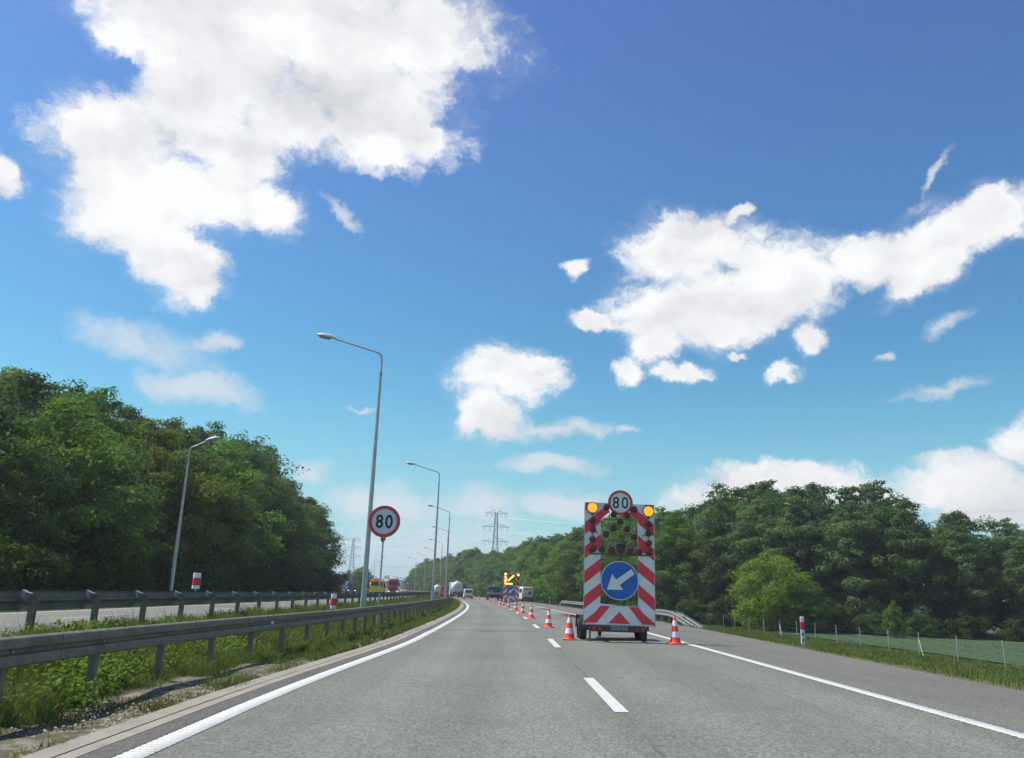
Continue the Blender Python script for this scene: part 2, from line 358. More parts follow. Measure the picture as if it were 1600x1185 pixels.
class MB:
    def __init__(s): s.v = []; s.f = []
    def add(s, vs, fs):
        b = len(s.v); s.v += [tuple(v) for v in vs]; s.f += [tuple(b+i for i in f) for f in fs]; return s
    def box(s, x0, x1, y0, y1, z0, z1, ch=0):
        if ch <= 0:
            vs = [(x, y, z) for z in (z0, z1) for y in (y0, y1) for x in (x0, x1)]
            return s.add(vs, [(0,2,3,1),(4,5,7,6),(0,1,5,4),(2,6,7,3),(0,4,6,2),(1,3,7,5)])
        c = ch; ring = lambda z, i: [(x0+c+i, y0+i, z), (x1-c-i, y0+i, z), (x1-i, y0+c+i, z), (x1-i, y1-c-i, z), (x1-c-i, y1-i, z), (x0+c+i, y1-i, z), (x0+i, y1-c-i, z), (x0+i, y0+c+i, z)]
        rs = [ring(z0, c*.7), ring(z0+c, 0), ring(z1-c, 0), ring(z1, c*.7)]
        return s.loft(rs)
    def loft(s, rings, cap=True, closed=True):
        n = len(rings[0]); b = len(s.v)
        for r in rings: s.v += [tuple(p) for p in r]
        for i in range(len(rings)-1):
            for j in range(n if closed else n-1):
                k = (j+1) % n; s.f.append((b+i*n+j, b+i*n+k, b+(i+1)*n+k, b+(i+1)*n+j))
        if cap: s.f.append(tuple(b+j for j in range(n-1, -1, -1))); s.f.append(tuple(b+(len(rings)-1)*n+j for j in range(n)))
        return s
    def tube(s, pts, r, n=8, cap=True):
        pts = [Vector(p) for p in pts]; rs = r if isinstance(r, (list, tuple)) else [r]*len(pts); rings = []
        prev = None
        for i, p in enumerate(pts):
            d = (pts[min(i+1, len(pts)-1)]-pts[max(i-1, 0)]).normalized()
            a = Vector((0, 0, 1)) if abs(d.z) < .9 else Vector((1, 0, 0))
            if prev is not None: a = prev
            u = (a-d*a.dot(d)).normalized(); w = d.cross(u); prev = u
            rings.append([p+(u*math.cos(2*math.pi*j/n)+w*math.sin(2*math.pi*j/n))*rs[i] for j in range(n)])
        return s.loft(rings, cap)
    def lathe(s, prof, n=20, axis='Z', c=(0,0,0)):
        rings = []
        for r, h in prof:
            ring = []
            for j in range(n):
                a = 2*math.pi*j/n; x, y = r*math.cos(a), r*math.sin(a)
                ring.append({'Z': (c[0]+x, c[1]+y, c[2]+h), 'Y': (c[0]-x, c[1]+h, c[2]+y), 'X': (c[0]+h, c[1]+x, c[2]+y)}[axis])
            rings.append(ring)
        return s.loft(rings)
    def prism(s, poly, y0, y1):            # polygon in x,z extruded in y
        return s.loft([[(x, y0, z) for x, z in poly], [(x, y1, z) for x, z in poly]])
    def build(s, name, mat, parent=None, label=None, sharp=35, loc=None):
        me = D.meshes.new(name); me.from_pydata(s.v, [], s.f); me.materials.append(mat)
        bm_fix(me)
        if sharp:
            me.polygons.foreach_set('use_smooth', [True]*len(me.polygons)); me.set_sharp_from_angle(angle=math.radians(sharp))
        o = link(name, me, parent, loc)
        if label: o['label'] = label
        return o
import bmesh
def bm_fix(me):
    b = bmesh.new(); b.from_mesh(me); bmesh.ops.recalc_face_normals(b, faces=b.faces[:]); b.to_mesh(me); b.free(); me.update()
def kids(o): return [c for c in D.objects if c.parent == o]
def copy_tree(o, parent=None, childmap=None):
    if childmap is None:
        childmap = {}
        for x in D.objects:
            if x.parent: childmap.setdefault(x.parent.name, []).append(x)
    c = o.copy(); col.objects.link(c)
    if parent: c.parent = parent
    for ch in childmap.get(o.name, []): copy_tree(ch, c, childmap)
    return c
def text_mesh(txt, size, offset=0, extrude=.002, space=1.0):
    cu = D.curves.new('lettering', 'FONT'); cu.body = txt; cu.size = size; cu.align_x = 'CENTER'; cu.align_y = 'CENTER'
    cu.offset = offset; cu.extrude = extrude; cu.resolution_u = 6; cu.space_character = space
    o = D.objects.new('lettering', cu); col.objects.link(o)
    dg = bpy.context.evaluated_depsgraph_get(); me = D.meshes.new_from_object(o.evaluated_get(dg))
    D.objects.remove(o); D.curves.remove(cu)
    return me
def lettering(name, txt, size, mat, parent, x, y, z, offset=0, sx=1, sz=1, rz=0, label=None, space=1.0):
    me = text_mesh(txt, size, offset, space=space); R = Matrix.Rotation(math.pi/2, 4, 'X')
    xs = [v.co.x for v in me.vertices]; ys = [v.co.y for v in me.vertices]
    me.transform(Matrix.Translation((-(min(xs)+max(xs))/2, -(min(ys)+max(ys))/2, 0)))
    me.transform(R); me.transform(Matrix.Diagonal((sx, 1, sz, 1)))
    me.materials.clear(); me.materials.append(mat)
    o = link(name, me, parent, (x, y, z), rz)
    if label: o['label'] = label
    return o

# ------------------------------------------------------------ road geometry: s along the bend, t to the right of the lane line
R0, S0, X0, SEND = 1300.0, 25.0, 1.45, 470.0
def road(s, t):
    if s < S0: return X0+t, s, 0.0
    ph = (min(s, SEND)-S0)/R0; x = X0-R0*(1-math.cos(ph)); y = S0+R0*math.sin(ph)
    if s > SEND: x -= (s-SEND)*math.sin(ph); y += (s-SEND)*math.cos(ph)
    return x+t*math.cos(ph), y+t*math.sin(ph), ph
def st_of(x, y):
    if y < S0: return y, x-X0
    dx, dy = x-(X0-R0), y-S0; ph = math.atan2(dy, dx)
    if ph < (SEND-S0)/R0: return S0+R0*ph, math.hypot(dx, dy)-R0
    ph = (SEND-S0)/R0; ex, ey, _ = road(SEND, 0); ux, uy = -math.sin(ph), math.cos(ph)
    return SEND+(x-ex)*ux+(y-ey)*uy, (x-ex)*math.cos(ph)+(y-ey)*math.sin(ph)
PROF = [(-1000,-.6),(-120,-.5),(-60,-.35),(-30,-.05),(-22,.0),(-18.6,.13),(-9.3,.39),(-8.9,.42),(-8.2,.36),(-7.2,.02),(-6.6,-.12),(-5.4,-.09),(-4.9,-.082),(3.9,.115),(7.6,.09),(8.6,-.04),(10.2,-.25),(14,-1.25),(17,-1.5),(60,-1.6),(1000,-2.0)]
PT = np.array([p[0] for p in PROF]); PZ = np.array([p[1] for p in PROF])
def hz(t): return float(np.interp(t, PT, PZ))
def P(s, t, dz=0): x, y, _ = road(s, t); return Vector((x, y, hz(t)+dz))
def head(s): return road(s, 0)[2]
def gz(x, y): s, t = st_of(x, y); return hz(t)
def ss(a, b, x): x = min(1, max(0, (x-a)/(b-a))); return x*x*(3-2*x)
def Loff(s): return -4.52+.50*ss(10, 26, s)+.35*ss(26, 90, s)
def Roff(s): return 3.92-.28*ss(20, 80, s)
def Goff(s): return 7.12+.5*ss(15, 45, s)
SS = np.concatenate([np.arange(-60, 0, 10), np.arange(0, 60, 1.0), np.arange(60, 200, 2.5), np.arange(200, SEND+1, 5)])
SSG = np.concatenate([np.arange(-400, -60, 40), SS, np.array([480,500,530,570,630,700,800,950,1200,1500,2000,2700,3600])])
def strip(name, funcs, dz, mat, s_arr=SS, zadd=None, parent=None, kind='structure'):
    """a sheet between the offset functions, following the bend"""
    vs, uv = [], []
    for s in s_arr:
        for i, f in enumerate(funcs):
            t = f(s) if callable(f) else f; p = P(s, t, dz+(zadd[i] if zadd else 0)); vs.append(p); uv.append((t, s))
    n = len(funcs); m = len(s_arr); fs = [(i*n+j, i*n+j+1, (i+1)*n+j+1, (i+1)*n+j) for i in range(m-1) for j in range(n-1)]
    o = link(name, mesh_np(name, vs, fs, mat, uv), parent)
    if kind: o['kind'] = kind
    return o
def dashes(name, start, period, length, t, w, s1, dz, mat):
    vs, fs, uv = [], [], []
    s = start
    while s < s1:
        b = len(vs); ns = 5
        for k in range(ns):
            q = s+length*k/(ns-1)
            for tt in (t-w/2, t+w/2): vs.append(P(q, tt, dz)); uv.append((tt, q))
        fs += [(b+2*k, b+2*k+1, b+2*k+3, b+2*k+2) for k in range(ns-1)]; s += period
    o = link(name, mesh_np(name, vs, fs, mat, uv)); o['kind'] = 'structure'; return o

gt = sorted(set([-1000,-600,-350,-200,-120,-90,-60,-45,-38,-30,-26,-22,-20,-18.6,-16,-13.5,-11,-9.3,-8.9,-8.6,-8.2,-7.8,-7.2,-6.9,-6.6,-6.2,-5.8,-5.4,-4.9,-3,-1,1,3.9,6,7.1,7.6,8.1,8.6,9.4,10.2,12,14,17,20,24,30,40,60,90,140,220,400,1000]))
vs, uv = [], []
for s in SSG:
    for t in gt:
        p = P(s, t)
        inroad = (-18.4 < t < -9.4) or (-4.95 < t < 7.0)
        if inroad: p.z -= .12
        elif -9.0 < t < -5.5 or 8 < t < 60: p.z += .035*math.sin(s*1.7+t*3.1)+.03*math.sin(s*.61-t*1.9)
        else: p.z -= .006
        vs.append(p); uv.append((t, s))
n = len(gt); fs = [(i*n+j, i*n+j+1, (i+1)*n+j+1, (i+1)*n+j) for i in range(len(SSG)-1) for j in range(n-1)]
tag(link('ground', mesh_np('ground', vs, fs, M['ground'], uv)), kind='structure')
strip('road', [lambda s: Loff(s)-.38, -2, 0, 2, 3.9, lambda s: Roff(s)+.1], 0.0, M['asphalt'])
strip('hard_shoulder', [lambda s: Roff(s)+.1, 5.5, Goff], -.002, M['asphalt2'])
strip('road_edge_strip', [lambda s: Loff(s)-.43, lambda s: Loff(s)-.16], .004, M['asphalt3'])
strip('kerb', [lambda s: Loff(s)-.80, lambda s: Loff(s)-.625, lambda s: Loff(s)-.61], .012, M['concrete'], zadd=[.02, 0, 0])
strip('kerb_channel', [lambda s: Loff(s)-.595, lambda s: Loff(s)-.43], .008, M['concrete'])
kf = strip('kerb_joint', [lambda s: Loff(s)-.62, lambda s: Loff(s)-.585], .002, M['asphalt3'])
strip('opposite_road', [-18.55, -16, -13.5, -11, -9.3], 0.0, M['asphalt'])
def edgeline(name, f, w, mat, dz=.006, s_arr=SS): return strip(name, [lambda s: f(s)-w/2, lambda s: f(s)+w/2], dz, mat, s_arr)
near = np.arange(0, 31, 1.0); far = np.concatenate([np.arange(30, 200, 2.0), np.arange(200, SEND, 5)])
edgeline('road_marking_left_edge', Loff, .24, M['lineshade'], .006, near); edgeline('road_marking_left_edge', Loff, .24, M['line'], .006, far)
edgeline('road_marking_right_edge', Roff, .20, M['lineshade'], .006, near); edgeline('road_marking_right_edge', Roff, .20, M['line'], .006, far)
for f, w in ((Loff, .25), (Roff, .21)):   # raised ribs of the profiled edge lines, too small to count
    vs, fs = [], []
    for s in np.arange(3, 30.5, .12):
        b = len(vs); t = f(s)
        for (ds, dt, dzz) in ((0,-w/2,.006),(0,w/2,.006),(.07,w/2,.006),(.07,-w/2,.006),(.006,-w/2+.006,.013),(.006,w/2-.006,.013),(.064,w/2-.006,.013),(.064,-w/2+.006,.013)):
            vs.append(P(s+ds, t+dt, dzz))
        fs += [(b+4,b+5,b+6,b+7),(b,b+1,b+5,b+4),(b+1,b+2,b+6,b+5),(b+2,b+3,b+7,b+6),(b+3,b,b+4,b+7)]
    tag(link('road_marking_ribs', mesh_np('road_marking_ribs', vs, fs, M['line'])), kind='structure')
dashes('road_marking_dashes', 10.45, 12.05, 4.1, 0, .17, 420, .006, M['line'])
dashes('road_marking_dashes_opposite', 11.5, 12, 4, -13.6, .14, 420, .006, M['line'])
for t in (-17.6, -9.85): strip('road_marking_opposite_edge', [t-.12, t+.12], .006, M['line'])
# field beyond the fence, slip road far on the left
vs, uv, fs = [], [], []
fa = list(range(-60, 150, 6))
for s in fa:
    for t in (26.5, 32, 40, 60, 90, 140):
        vs.append(P(s, t, .07+.02*math.sin(s*.7+t))); uv.append((t, s))
fs = [(i*6+j, i*6+j+1, (i+1)*6+j+1, (i+1)*6+j) for i in range(len(fa)-1) for j in range(5)]
tag(link('field', mesh_np('field', vs, fs, M['field'], uv)), kind='structure')
strip('slip_road', [lambda s: -29-(s-200)*.06, lambda s: -23.5-(s-200)*.06], .05, M['asphalt2'], np.arange(170, 420, 10))

# ------------------------------------------------------------ guard rails
WB = [(.035,0),(.062,.006),(.080,.022),(.083,.10),(.074,.118),(.024,.136),(.018,.155),(.024,.174),(.074,.192),(.083,.21),(.080,.288),(.062,.304),(.035,.31)]
def post_mb(h=.9, w=.082, dpt=.046):
    m = MB(); t_ = .008     # a C-shaped section, open to the back
    poly = [(-dpt, -w/2), (dpt, -w/2), (dpt, w/2), (-dpt, w/2), (-dpt, w/2-.03), (-dpt+t_, w/2-.03), (-dpt+t_, w/2-t_), (dpt-t_, w/2-t_), (dpt-t_, -w/2+t_), (-dpt+t_, -w/2+t_), (-dpt+t_, -w/2+.03), (-dpt, -w/2+.03)]
    return m.loft([[(a, b, -.25) for a, b in poly], [(a, b, h) for a, b in poly]])
def guard_rail(label, tf, s0, s1, side, height, mat, pmat, spacer, base_dz=0, both=False, ramp=None, cat='guard rail', single=True):
    """side +1: the beam's waves face right (+t)"""
    root = thing('guard_rail', label, cat, P(s0, tf(s0)), 0)
    inv = -root.location
    def ht(s):
        h = height
        if ramp:
            h *= ss(0, 1, min((s-s0)/ramp[0]+.02, (s1-s)/ramp[1]+.02))
        return h
    pm = None; s = s0; i = 0
    seg = 4.0
    while s < s1-.1:
        e = min(s+seg, s1); m = MB(); rings = []
        k = 5 if (s < 60 or ramp) else 3
        for q in np.linspace(s-.12, e, k):
            t = tf(q); x, y, ph = road(q, t); z = hz(t)+base_dz+ht(q)-.31
            n_ = Vector((math.cos(ph), math.sin(ph), 0))*side
            lap = .004 if q < s else 0
            rings.append([Vector((x, y, z+b))+n_*(a+lap)+inv for a, b in WB]+[Vector((x, y, z+b))+n_*(a+lap-.006)+inv for a, b in reversed(WB)])
        m.loft(rings); sec = m.build('rail_section', mat, root, sharp=30)
        if 5 < s < 38 and side > 0:
            bm_ = MB()
            for ds in (-.09, .09):
                x, y, ph = road(s+ds, tf(s+ds)); z = hz(tf(s+ds))+base_dz+ht(s)-.31
                for zz in (.045, .265): bm_.lathe([(.016,.0),(.016,.006),(.009,.011),(.002,.012)], 8, 'X', (x+.086+inv.x, y+inv.y, z+zz+inv.z))
            tag(bm_.build('joint_bolts', M['galv'], sec), kind='stuff')
        s = e
    if ramp: hcut = .3
    else: hcut = 0
    pmesh = None; bolt = None
    for q in np.arange(s0+1.0, s1-.5, 2.0 if not ramp else 2.0):
        if ht(q) < hcut: continue
        t = tf(q); tb = t-side*(.06+spacer); x, y, ph = road(q, tb)
        if pmesh is None:
            o = post_mb(height-.06+base_dz+.0).build('post', pmat, root, sharp=None); pmesh = o.data
        else: o = link('post', pmesh, root)
        o.location = Vector((x, y, hz(t)))+inv; o.rotation_euler = (0, 0, ph+(math.pi if side < 0 else 0))
        if ramp: o.scale.z = ht(q)/height
        if q > 75: continue
        if spacer > .05:
            if bolt is None:
                b = MB(); zt = height-.03
                b.loft([[(.05,-.05,zt-.16),(.05,.05,zt-.16),(.05,.05,zt-.02),(.05,-.05,zt-.02)], [(.05+spacer*.6,-.04,zt-.13),(.05+spacer*.6,.04,zt-.13),(.05+spacer*.6,.04,zt),(.05+spacer*.6,-.04,zt)], [(.06+spacer,-.055,zt-.05),(.06+spacer,.055,zt-.05),(.06+spacer,.055,zt+.03),(.06+spacer,-.055,zt+.03)]])
                b.box(.03,.06+spacer,-.045,.045,zt-.27,zt-.21)
                sp = b.build('spacer', M['galv'], root, sharp=None); bolt = sp.data
            else: sp = link('spacer', bolt, root)
            sp.location = o.location; sp.rotation_euler = o.rotation_euler
        elif q < 40:
            if bolt is None:
                b = MB().lathe([(.02,-.004),(.02,.006),(.012,.012),(.002,.013)], 8, 'X', (.09, 0, height-.155)); b.box(.07,.083,-.03,.03,height-.185,height-.175)
                sp = b.build('bolt', M['galv'], root, sharp=None); bolt = sp.data
            else: sp = link('bolt', bolt, root)
            sp.location = o.location; sp.rotation_euler = o.rotation_euler
    return root
RNEAR = lambda s: Loff(s)-2.05
near_rail = guard_rail('dark weathered guard rail running beside our carriageway at the bottom left', RNEAR, 2.0, 262, 1, .87, M['rail'], M['post'], 0)
far_rail = guard_rail('rear median guard rail with posts turned to us, beside the opposite carriageway', lambda s: -8.85, 2.1, 300, -1, .745, M['rail'], M['post'], .12)
right_rail = guard_rail('bright zinc guard rail with sloping ends beside the right shoulder behind the arrow trailer', lambda s: 8.15+.0*s, 40, 108, -1, .70, M['railnew'], M['galv'], .12, ramp=(9, 4))
# a second beam behind the right one (double rail)
for s in np.arange(40, 108, 4.0):
    m = MB(); rings = []
    for q in np.linspace(s-.1, s+4, 5):
        t = 8.15+.36; x, y, ph = road(q, t); h = .70*ss(0, 1, min((q-40)/9+.02, (108-q)/4+.02)); z = hz(8.15)+h-.31
        n_ = Vector((math.cos(ph), math.sin(ph), 0))
        rings.append([Vector((x, y, z+b))+n_*a-right_rail.location for a, b in WB]+[Vector((x, y, z+b))+n_*(a-.006)-right_rail.location for a, b in reversed(WB)])
    m.loft(rings).build('rail_section', M['railnew'], right_rail, sharp=30)
outer_rail = guard_rail('distant guard rail on the outer side of the opposite carriageway in the bend', lambda s: -19.6, 150, 330, 1, .75, M['rail'], M['post'], 0)
# round white reflector on the near rail
rf = MB().lathe([(.05,0),(.052,.004),(.045,.016),(.002,.018)], 20, 'Y', (0,0,0)).build('reflector_disc', M['white'], near_rail)
MB().lathe([(.014,-.001),(.014,-.006),(.002,-.008)], 12, 'Y').build('reflector_hub', M['black'], rf)
MB().box(-.03,.03,.004,.012,-.16,-.03).build('reflector_bracket', M['galv'], rf)
x, y, ph = road(17.9, RNEAR(17.9)+.03); rf.location = Vector((x, y, hz(RNEAR(16))+.715))-near_rail.location; rf.rotation_euler = (math.pi, 0, math.radians(35))

# ------------------------------------------------------------ road-side things
def make_lamp(name, label, s, t, hgt, arm, side, group, rise=.55, base=None):
    p = P(s, t); root = thing(name, label, 'street lamp', p, head(s), group)
    MB().lathe([(.17,-.3),(.17,.06),(.155,.09),(.115,.12),(.115,.2)], 14).build('base', M['pole'], root)
    MB().tube([(0,0,.15),(0,0,hgt*.5),(0,0,hgt-.9)], [.115,.085,.055], 12).build('pole', M['pole'], root)
    MB().lathe([(.062,0),(.066,.02),(.066,.14),(.055,.16)], 12, 'Z', (0,0,hgt-1.0)).build('collar', M['galv'], root)
    pts = [(0,0,hgt-.9),(0,0,hgt-.32),(side*.03,0,hgt-.12),(side*.12,0,hgt-.02),(side*.3,0,hgt+.05),(side*arm,0,hgt+rise)]
    MB().tube(pts, [.042,.042,.042,.04,.038,.032], 10).build('arm', M['pole'], root)
    # cobra head: flattened shell with a glazed underside
    dx = side; L = .86; zc = hgt+rise+.03; sl_ = rise/arm*.6; rings = []; rg = []
    for k, (u, w, h0, h1) in enumerate([(0,.07,-.05,.04),(.08,.09,-.07,.08),(.25,.145,-.09,.12),(.45,.17,-.10,.13),(.65,.155,-.09,.10),(.80,.10,-.06,.055),(.86,.03,-.03,.01)]):
        ring = []
        for j in range(14):
            a = 2*math.pi*j/14; hh = h1 if math.sin(a) > 0 else -h0*.55
            ring.append((dx*(arm-.06+u), w*math.cos(a), zc+sl_*u+hh*math.sin(a)))
        rings.append(ring)
    MB().loft(rings).build('lamp_head', M['lamphead'], root)
    rings = []
    for (u, w, d_) in [(.22,.05,.02),(.3,.12,.07),(.5,.14,.09),(.68,.11,.065),(.76,.04,.02)]:
        rings.append([(dx*(arm-.06+u), w*math.cos(2*math.pi*j/12), zc+sl_*u-.045+(d_*.3 if math.sin(2*math.pi*j/12) > 0 else d_)*math.sin(2*math.pi*j/12)) for j in range(12)])
    MB().loft(rings).build('lamp_cover', M['lampglass'], root)
    return root
lamp_l = ['tallest, nearest median lamp post, just left of the round 80 sign',
          'second median lamp post, rising right of the round 80 sign', 'third median lamp post along the bend, its head left of the pylon',
          'fourth median lamp post, next beyond the one whose head hangs left of the pylon', 'fifth median lamp post standing close to the white silo truck',
          'sixth median lamp post, thin in the bend', 'seventh median lamp post, thin in the bend before the wood', 'eighth and farthest median lamp post in the bend']
for i, (s, t) in enumerate([(33.4,-6.95),(68.5,-6.5),(103.5,-6.25),(138.5,-6.2),(174,-6.2),(209,-6.2),(244,-6.2),(279,-6.2)]):
    make_lamp('street_lamp', lamp_l[i], s, t, 11.05, 2.05, -1, 'lamp posts along the median')
make_lamp('street_lamp', 'lamp post before the left wood beyond the opposite carriageway, arm to the right', 50, -20.7, 9.3, .95, 1, 'lamp posts beyond the opposite carriageway', .4)
make_lamp('street_lamp', 'faint lamp post beyond the opposite carriageway, left of the two before the distant trees', 235, -20.7, 9.3, 1.85, 1, 'lamp posts beyond the opposite carriageway', .4)
make_lamp('street_lamp', 'faint lamp post beyond the opposite carriageway, right of the two before the distant trees', 272, -20.7, 9.3, 1.85, 1, 'lamp posts beyond the opposite carriageway', .4)

def disc(r, n=48): return [(r*math.cos(2*math.pi*j/n), r*math.sin(2*math.pi*j/n)) for j in range(n)]
def annulus(mb, r0, r1, y0, y1, cx, cz, n=48):
    o = [(cx+r1*math.cos(2*math.pi*j/n), cz+r1*math.sin(2*math.pi*j/n)) for j in range(n)]; i = [(cx+r0*math.cos(2*math.pi*j/n), cz+r0*math.sin(2*math.pi*j/n)) for j in range(n)]
    return mb.loft([[(x,y0,z) for x,z in i],[(x,y0,z) for x,z in o],[(x,y1,z) for x,z in o],[(x,y1,z) for x,z in i],[(x,y0,z) for x,z in i]], cap=False)
# round speed sign in the median
root = thing('speed_limit_sign', 'round 80 speed sign on a thin pole in the median beside the nearest lamp post', 'road sign', P(32.6, -6.24), math.radians(-3)); root.scale = (1.08, 1.0, 1.06)
zc = 3.72+.08
MB().tube([(0,.03,-.3),(0,.03,zc-.3)], .032, 10).build('pole', M['pole'], root)
MB().prism([(x, z+zc) for x, z in disc(.585)], 0, .012).build('sign_plate', M['alu'], root)
pl = MB().prism([(x, z+zc) for x, z in disc(.46)], -.004, -.001).build('sign_face', M['signshaded'], root)
annulus(MB(), .455, .58, -.006, -.001, 0, zc).build('sign_ring', M['signred'], root)
lettering('digits', '80', .60, M['black'], root, 0, -.008, zc+.0, .012, .95, 1.12, space=1.22)
MB().box(-.09,.09,.012,.07,zc-.30,zc-.25).box(-.09,.09,.012,.07,zc-.68,zc-.58).build('clamp', M['galv'], root)
MB().box(-.07,.05,.0,.05,zc-.74,zc-.60).build('clamp', M['dark'], root)
MB().box(-.17,.12,.0,.04,1.22,1.26).build('bracket', M['dark'], root)

def delineator(label, loc, rz, style, h=1.03, group='roadside delineator posts'):
    root = thing('delineator_post', label, 'delineator', loc, rz, group)
    w = .065
    def seg(z0, z1, mat, nm, g=0):
        MB().box(-w-g, w+g, -.045-g, .045+g, z0, z1, .012).build(nm, mat, root, sharp=None)
    if style == 'right':
        seg(-.2, h-.45, M['conew'], 'post_body'); seg(h-.45, h-.19, M['red'], 'red_band', .002); seg(h-.19, h, M['conew'], 'post_top')
        MB().box(-.05,.05,-.055,-.047,h-.42,h-.24).build('reflector', M['signred'], root)
        lettering('number', '93', .085, M['black'], root, 0, -.049, h-.62, .003); lettering('number', '4', .13, M['black'], root, 0, -.049, h-.80, .006)
        MB().box(-.045,.045,-.05,-.047,h-.585,h-.575).box(-.045,.045,-.05,-.047,h-.885,h-.875).build('number_rule', M['black'], root)
    else:
        w = .085; seg(.04, h*.30, M['conew'], 'post_body'); seg(h*.30, h*.72, M['red'], 'red_band', .002); seg(h*.72, h, M['conew'], 'post_top')
        MB().box(-.03,.03,-.03,.03,-.25,.06).build('bracket', M['galv'], root)
        MB().box(.085,.09,-.03,.03,h*.4,h*.7).build('reflector', M['white'], root)
    return root
delineator('white delineator post with red band and number in the right verge', P(30.6, 9.3), math.radians(-12), 'right')
delineator('small far delineator post between the white crew van and the zinc rail', P(121, 8.6), 0, 'right')
p = P(20.6, -8.85); delineator('red and white delineator standing on top of the rear median rail, before the dark wood', Vector((p.x-.1, p.y, p.z+.745)), math.radians(35), 'left', .42)
p = P(28.2, -7.1); delineator('red and white delineator in the median left of the nearest lamp post', Vector((p.x, p.y, hz(-7.1)+.62)), math.radians(38), 'left', .52)
MB().box(-.02,.02,-.02,.02,-.62,-.2).build('post_body', M['galv'], D.objects['delineator_post.003'])
delineator('tiny white delineator post left of the nearest lamp post, beyond the opposite carriageway', P(118, -20.2), 0, 'right')

# traffic cones
def make_cone():
    root = thing('traffic_cone', '', 'traffic cone')
    H = .76
    rr = lambda z: .155-(.155-.032)*(z-.045)/(H-.045)
    MB().box(-.215,.215,-.215,.215,0,.035,.02).build('base', M['coneo'], root, sharp=None)
    prof = [(.175,.03),(.162,.05)]+[(rr(z), z) for z in (.07,.2,.4,.6,.72)]+[(.030,.755),(.02,.76)]
    MB().lathe(prof, 20).build('cone_body', M['coneo'], root)
    for z0, z1 in ((.19,.345),(.50,.655)):
        MB().lathe([(rr(z0)-.001,z0),(rr(z0)+.004,z0+.002),(rr(z1)+.004,z1-.002),(rr(z1)-.001,z1)], 20).build('white_band', M['conew'], root)
    return root
cone0 = make_cone()
cones = [(24.6,3.5),(26.2,.58),(35.2,.45),(47.8,.30),(58.5,.27),(69.5,.27),(82.5,.25),(94,.3),(101,.3),(112,.22),(124,.2),(136,.1),(147,-.1),(158,-.4),(170,-.7)]
clab = ['orange and white traffic cone standing alone on the right edge line beside the arrow trailer', 'largest cone of the row, just left of the near arrow trailer wheels',
        'second nearest cone of the row along the dashed line', 'third nearest cone of the row along the dashed line', 'fourth nearest cone of the row along the dashed line',
        'fifth nearest cone of the row, before the far arrow trailer', 'cone in front of the far arrow trailer, left of its wheels', 'first cone to the left of the far arrow trailer',
        'second cone to the left of the far arrow trailer']+['small cone of the distant row, %s cone left of the far arrow trailer' % w for w in ('third','fourth','fifth','sixth','seventh','eighth')]
cm = {cone0.name: [c for c in D.objects if c.parent == cone0]}
for i, (s, t) in enumerate(cones):
    o = cone0 if i == 0 else copy_tree(cone0, None, cm)
    o.location = P(s, t, .001); o.rotation_euler = (random.uniform(-.02, .02), random.uniform(-.025, .025), random.uniform(-.5, .5)); o['label'] = clab[i]; o['group'] = 'traffic cones closing the right lane'

# ------------------------------------------------------------ wheels and vehicles
def wheel(parent, x, y, r, w, sidex, name='wheel'):
    m = MB(); m.lathe([(r*.62,-w/2),(r*.9,-w/2),(r,-w*.36),(r,w*.36),(r*.9,w/2),(r*.62,w/2),(r*.62,-w/2)], 24, 'X', (x, y, r))
    t = m.build(name, M['rubber'], parent)
    m = MB(); q = sidex; m.lathe([(r*.62,-w*.4*q),(r*.62,w*.42*q),(r*.5,w*.36*q),(r*.4,w*.2*q),(r*.18,w*.22*q),(r*.16,w*.4*q),(.005,w*.42*q)], 20, 'X', (x, y, r)); m.build('rim', M['rim'], t)
    return t
def rrect(w, z0, z1, r=.15, n=4, top=1.0):
    pts = []
    for cx, cz, a0 in ((w/2*top-r, z1-r, 0), (-w/2*top+r, z1-r, 90), (-w/2+r*.5, z0+r*.5, 180), (w/2-r*.5, z0+r*.5, 270)):
        rr = r if cz > (z0+z1)/2 else r*.5
        for k in range(n+1):
            a = math.radians(a0+90*k/n); pts.append((cx+rr*math.cos(a), cz+rr*math.sin(a)))
    return pts
def body(mb, secs):
    return mb.loft([[(x, y, z) for x, z in rrect(w, z0, z1, r, 4, top)] for (y, w, z0, z1, r, top) in secs])
def clip(poly, a, b, c):      # keep a*x+b*z<=c
    out = []
    for i in range(len(poly)):
        p, q = poly[i], poly[(i+1) % len(poly)]; dp, dq = a*p[0]+b*p[1]-c, a*q[0]+b*q[1]-c
        if dp <= 0: out.append(p)
        if dp*dq < 0: k = dp/(dp-dq); out.append((p[0]+(q[0]-p[0])*k, p[1]+(q[1]-p[1])*k))
    return out

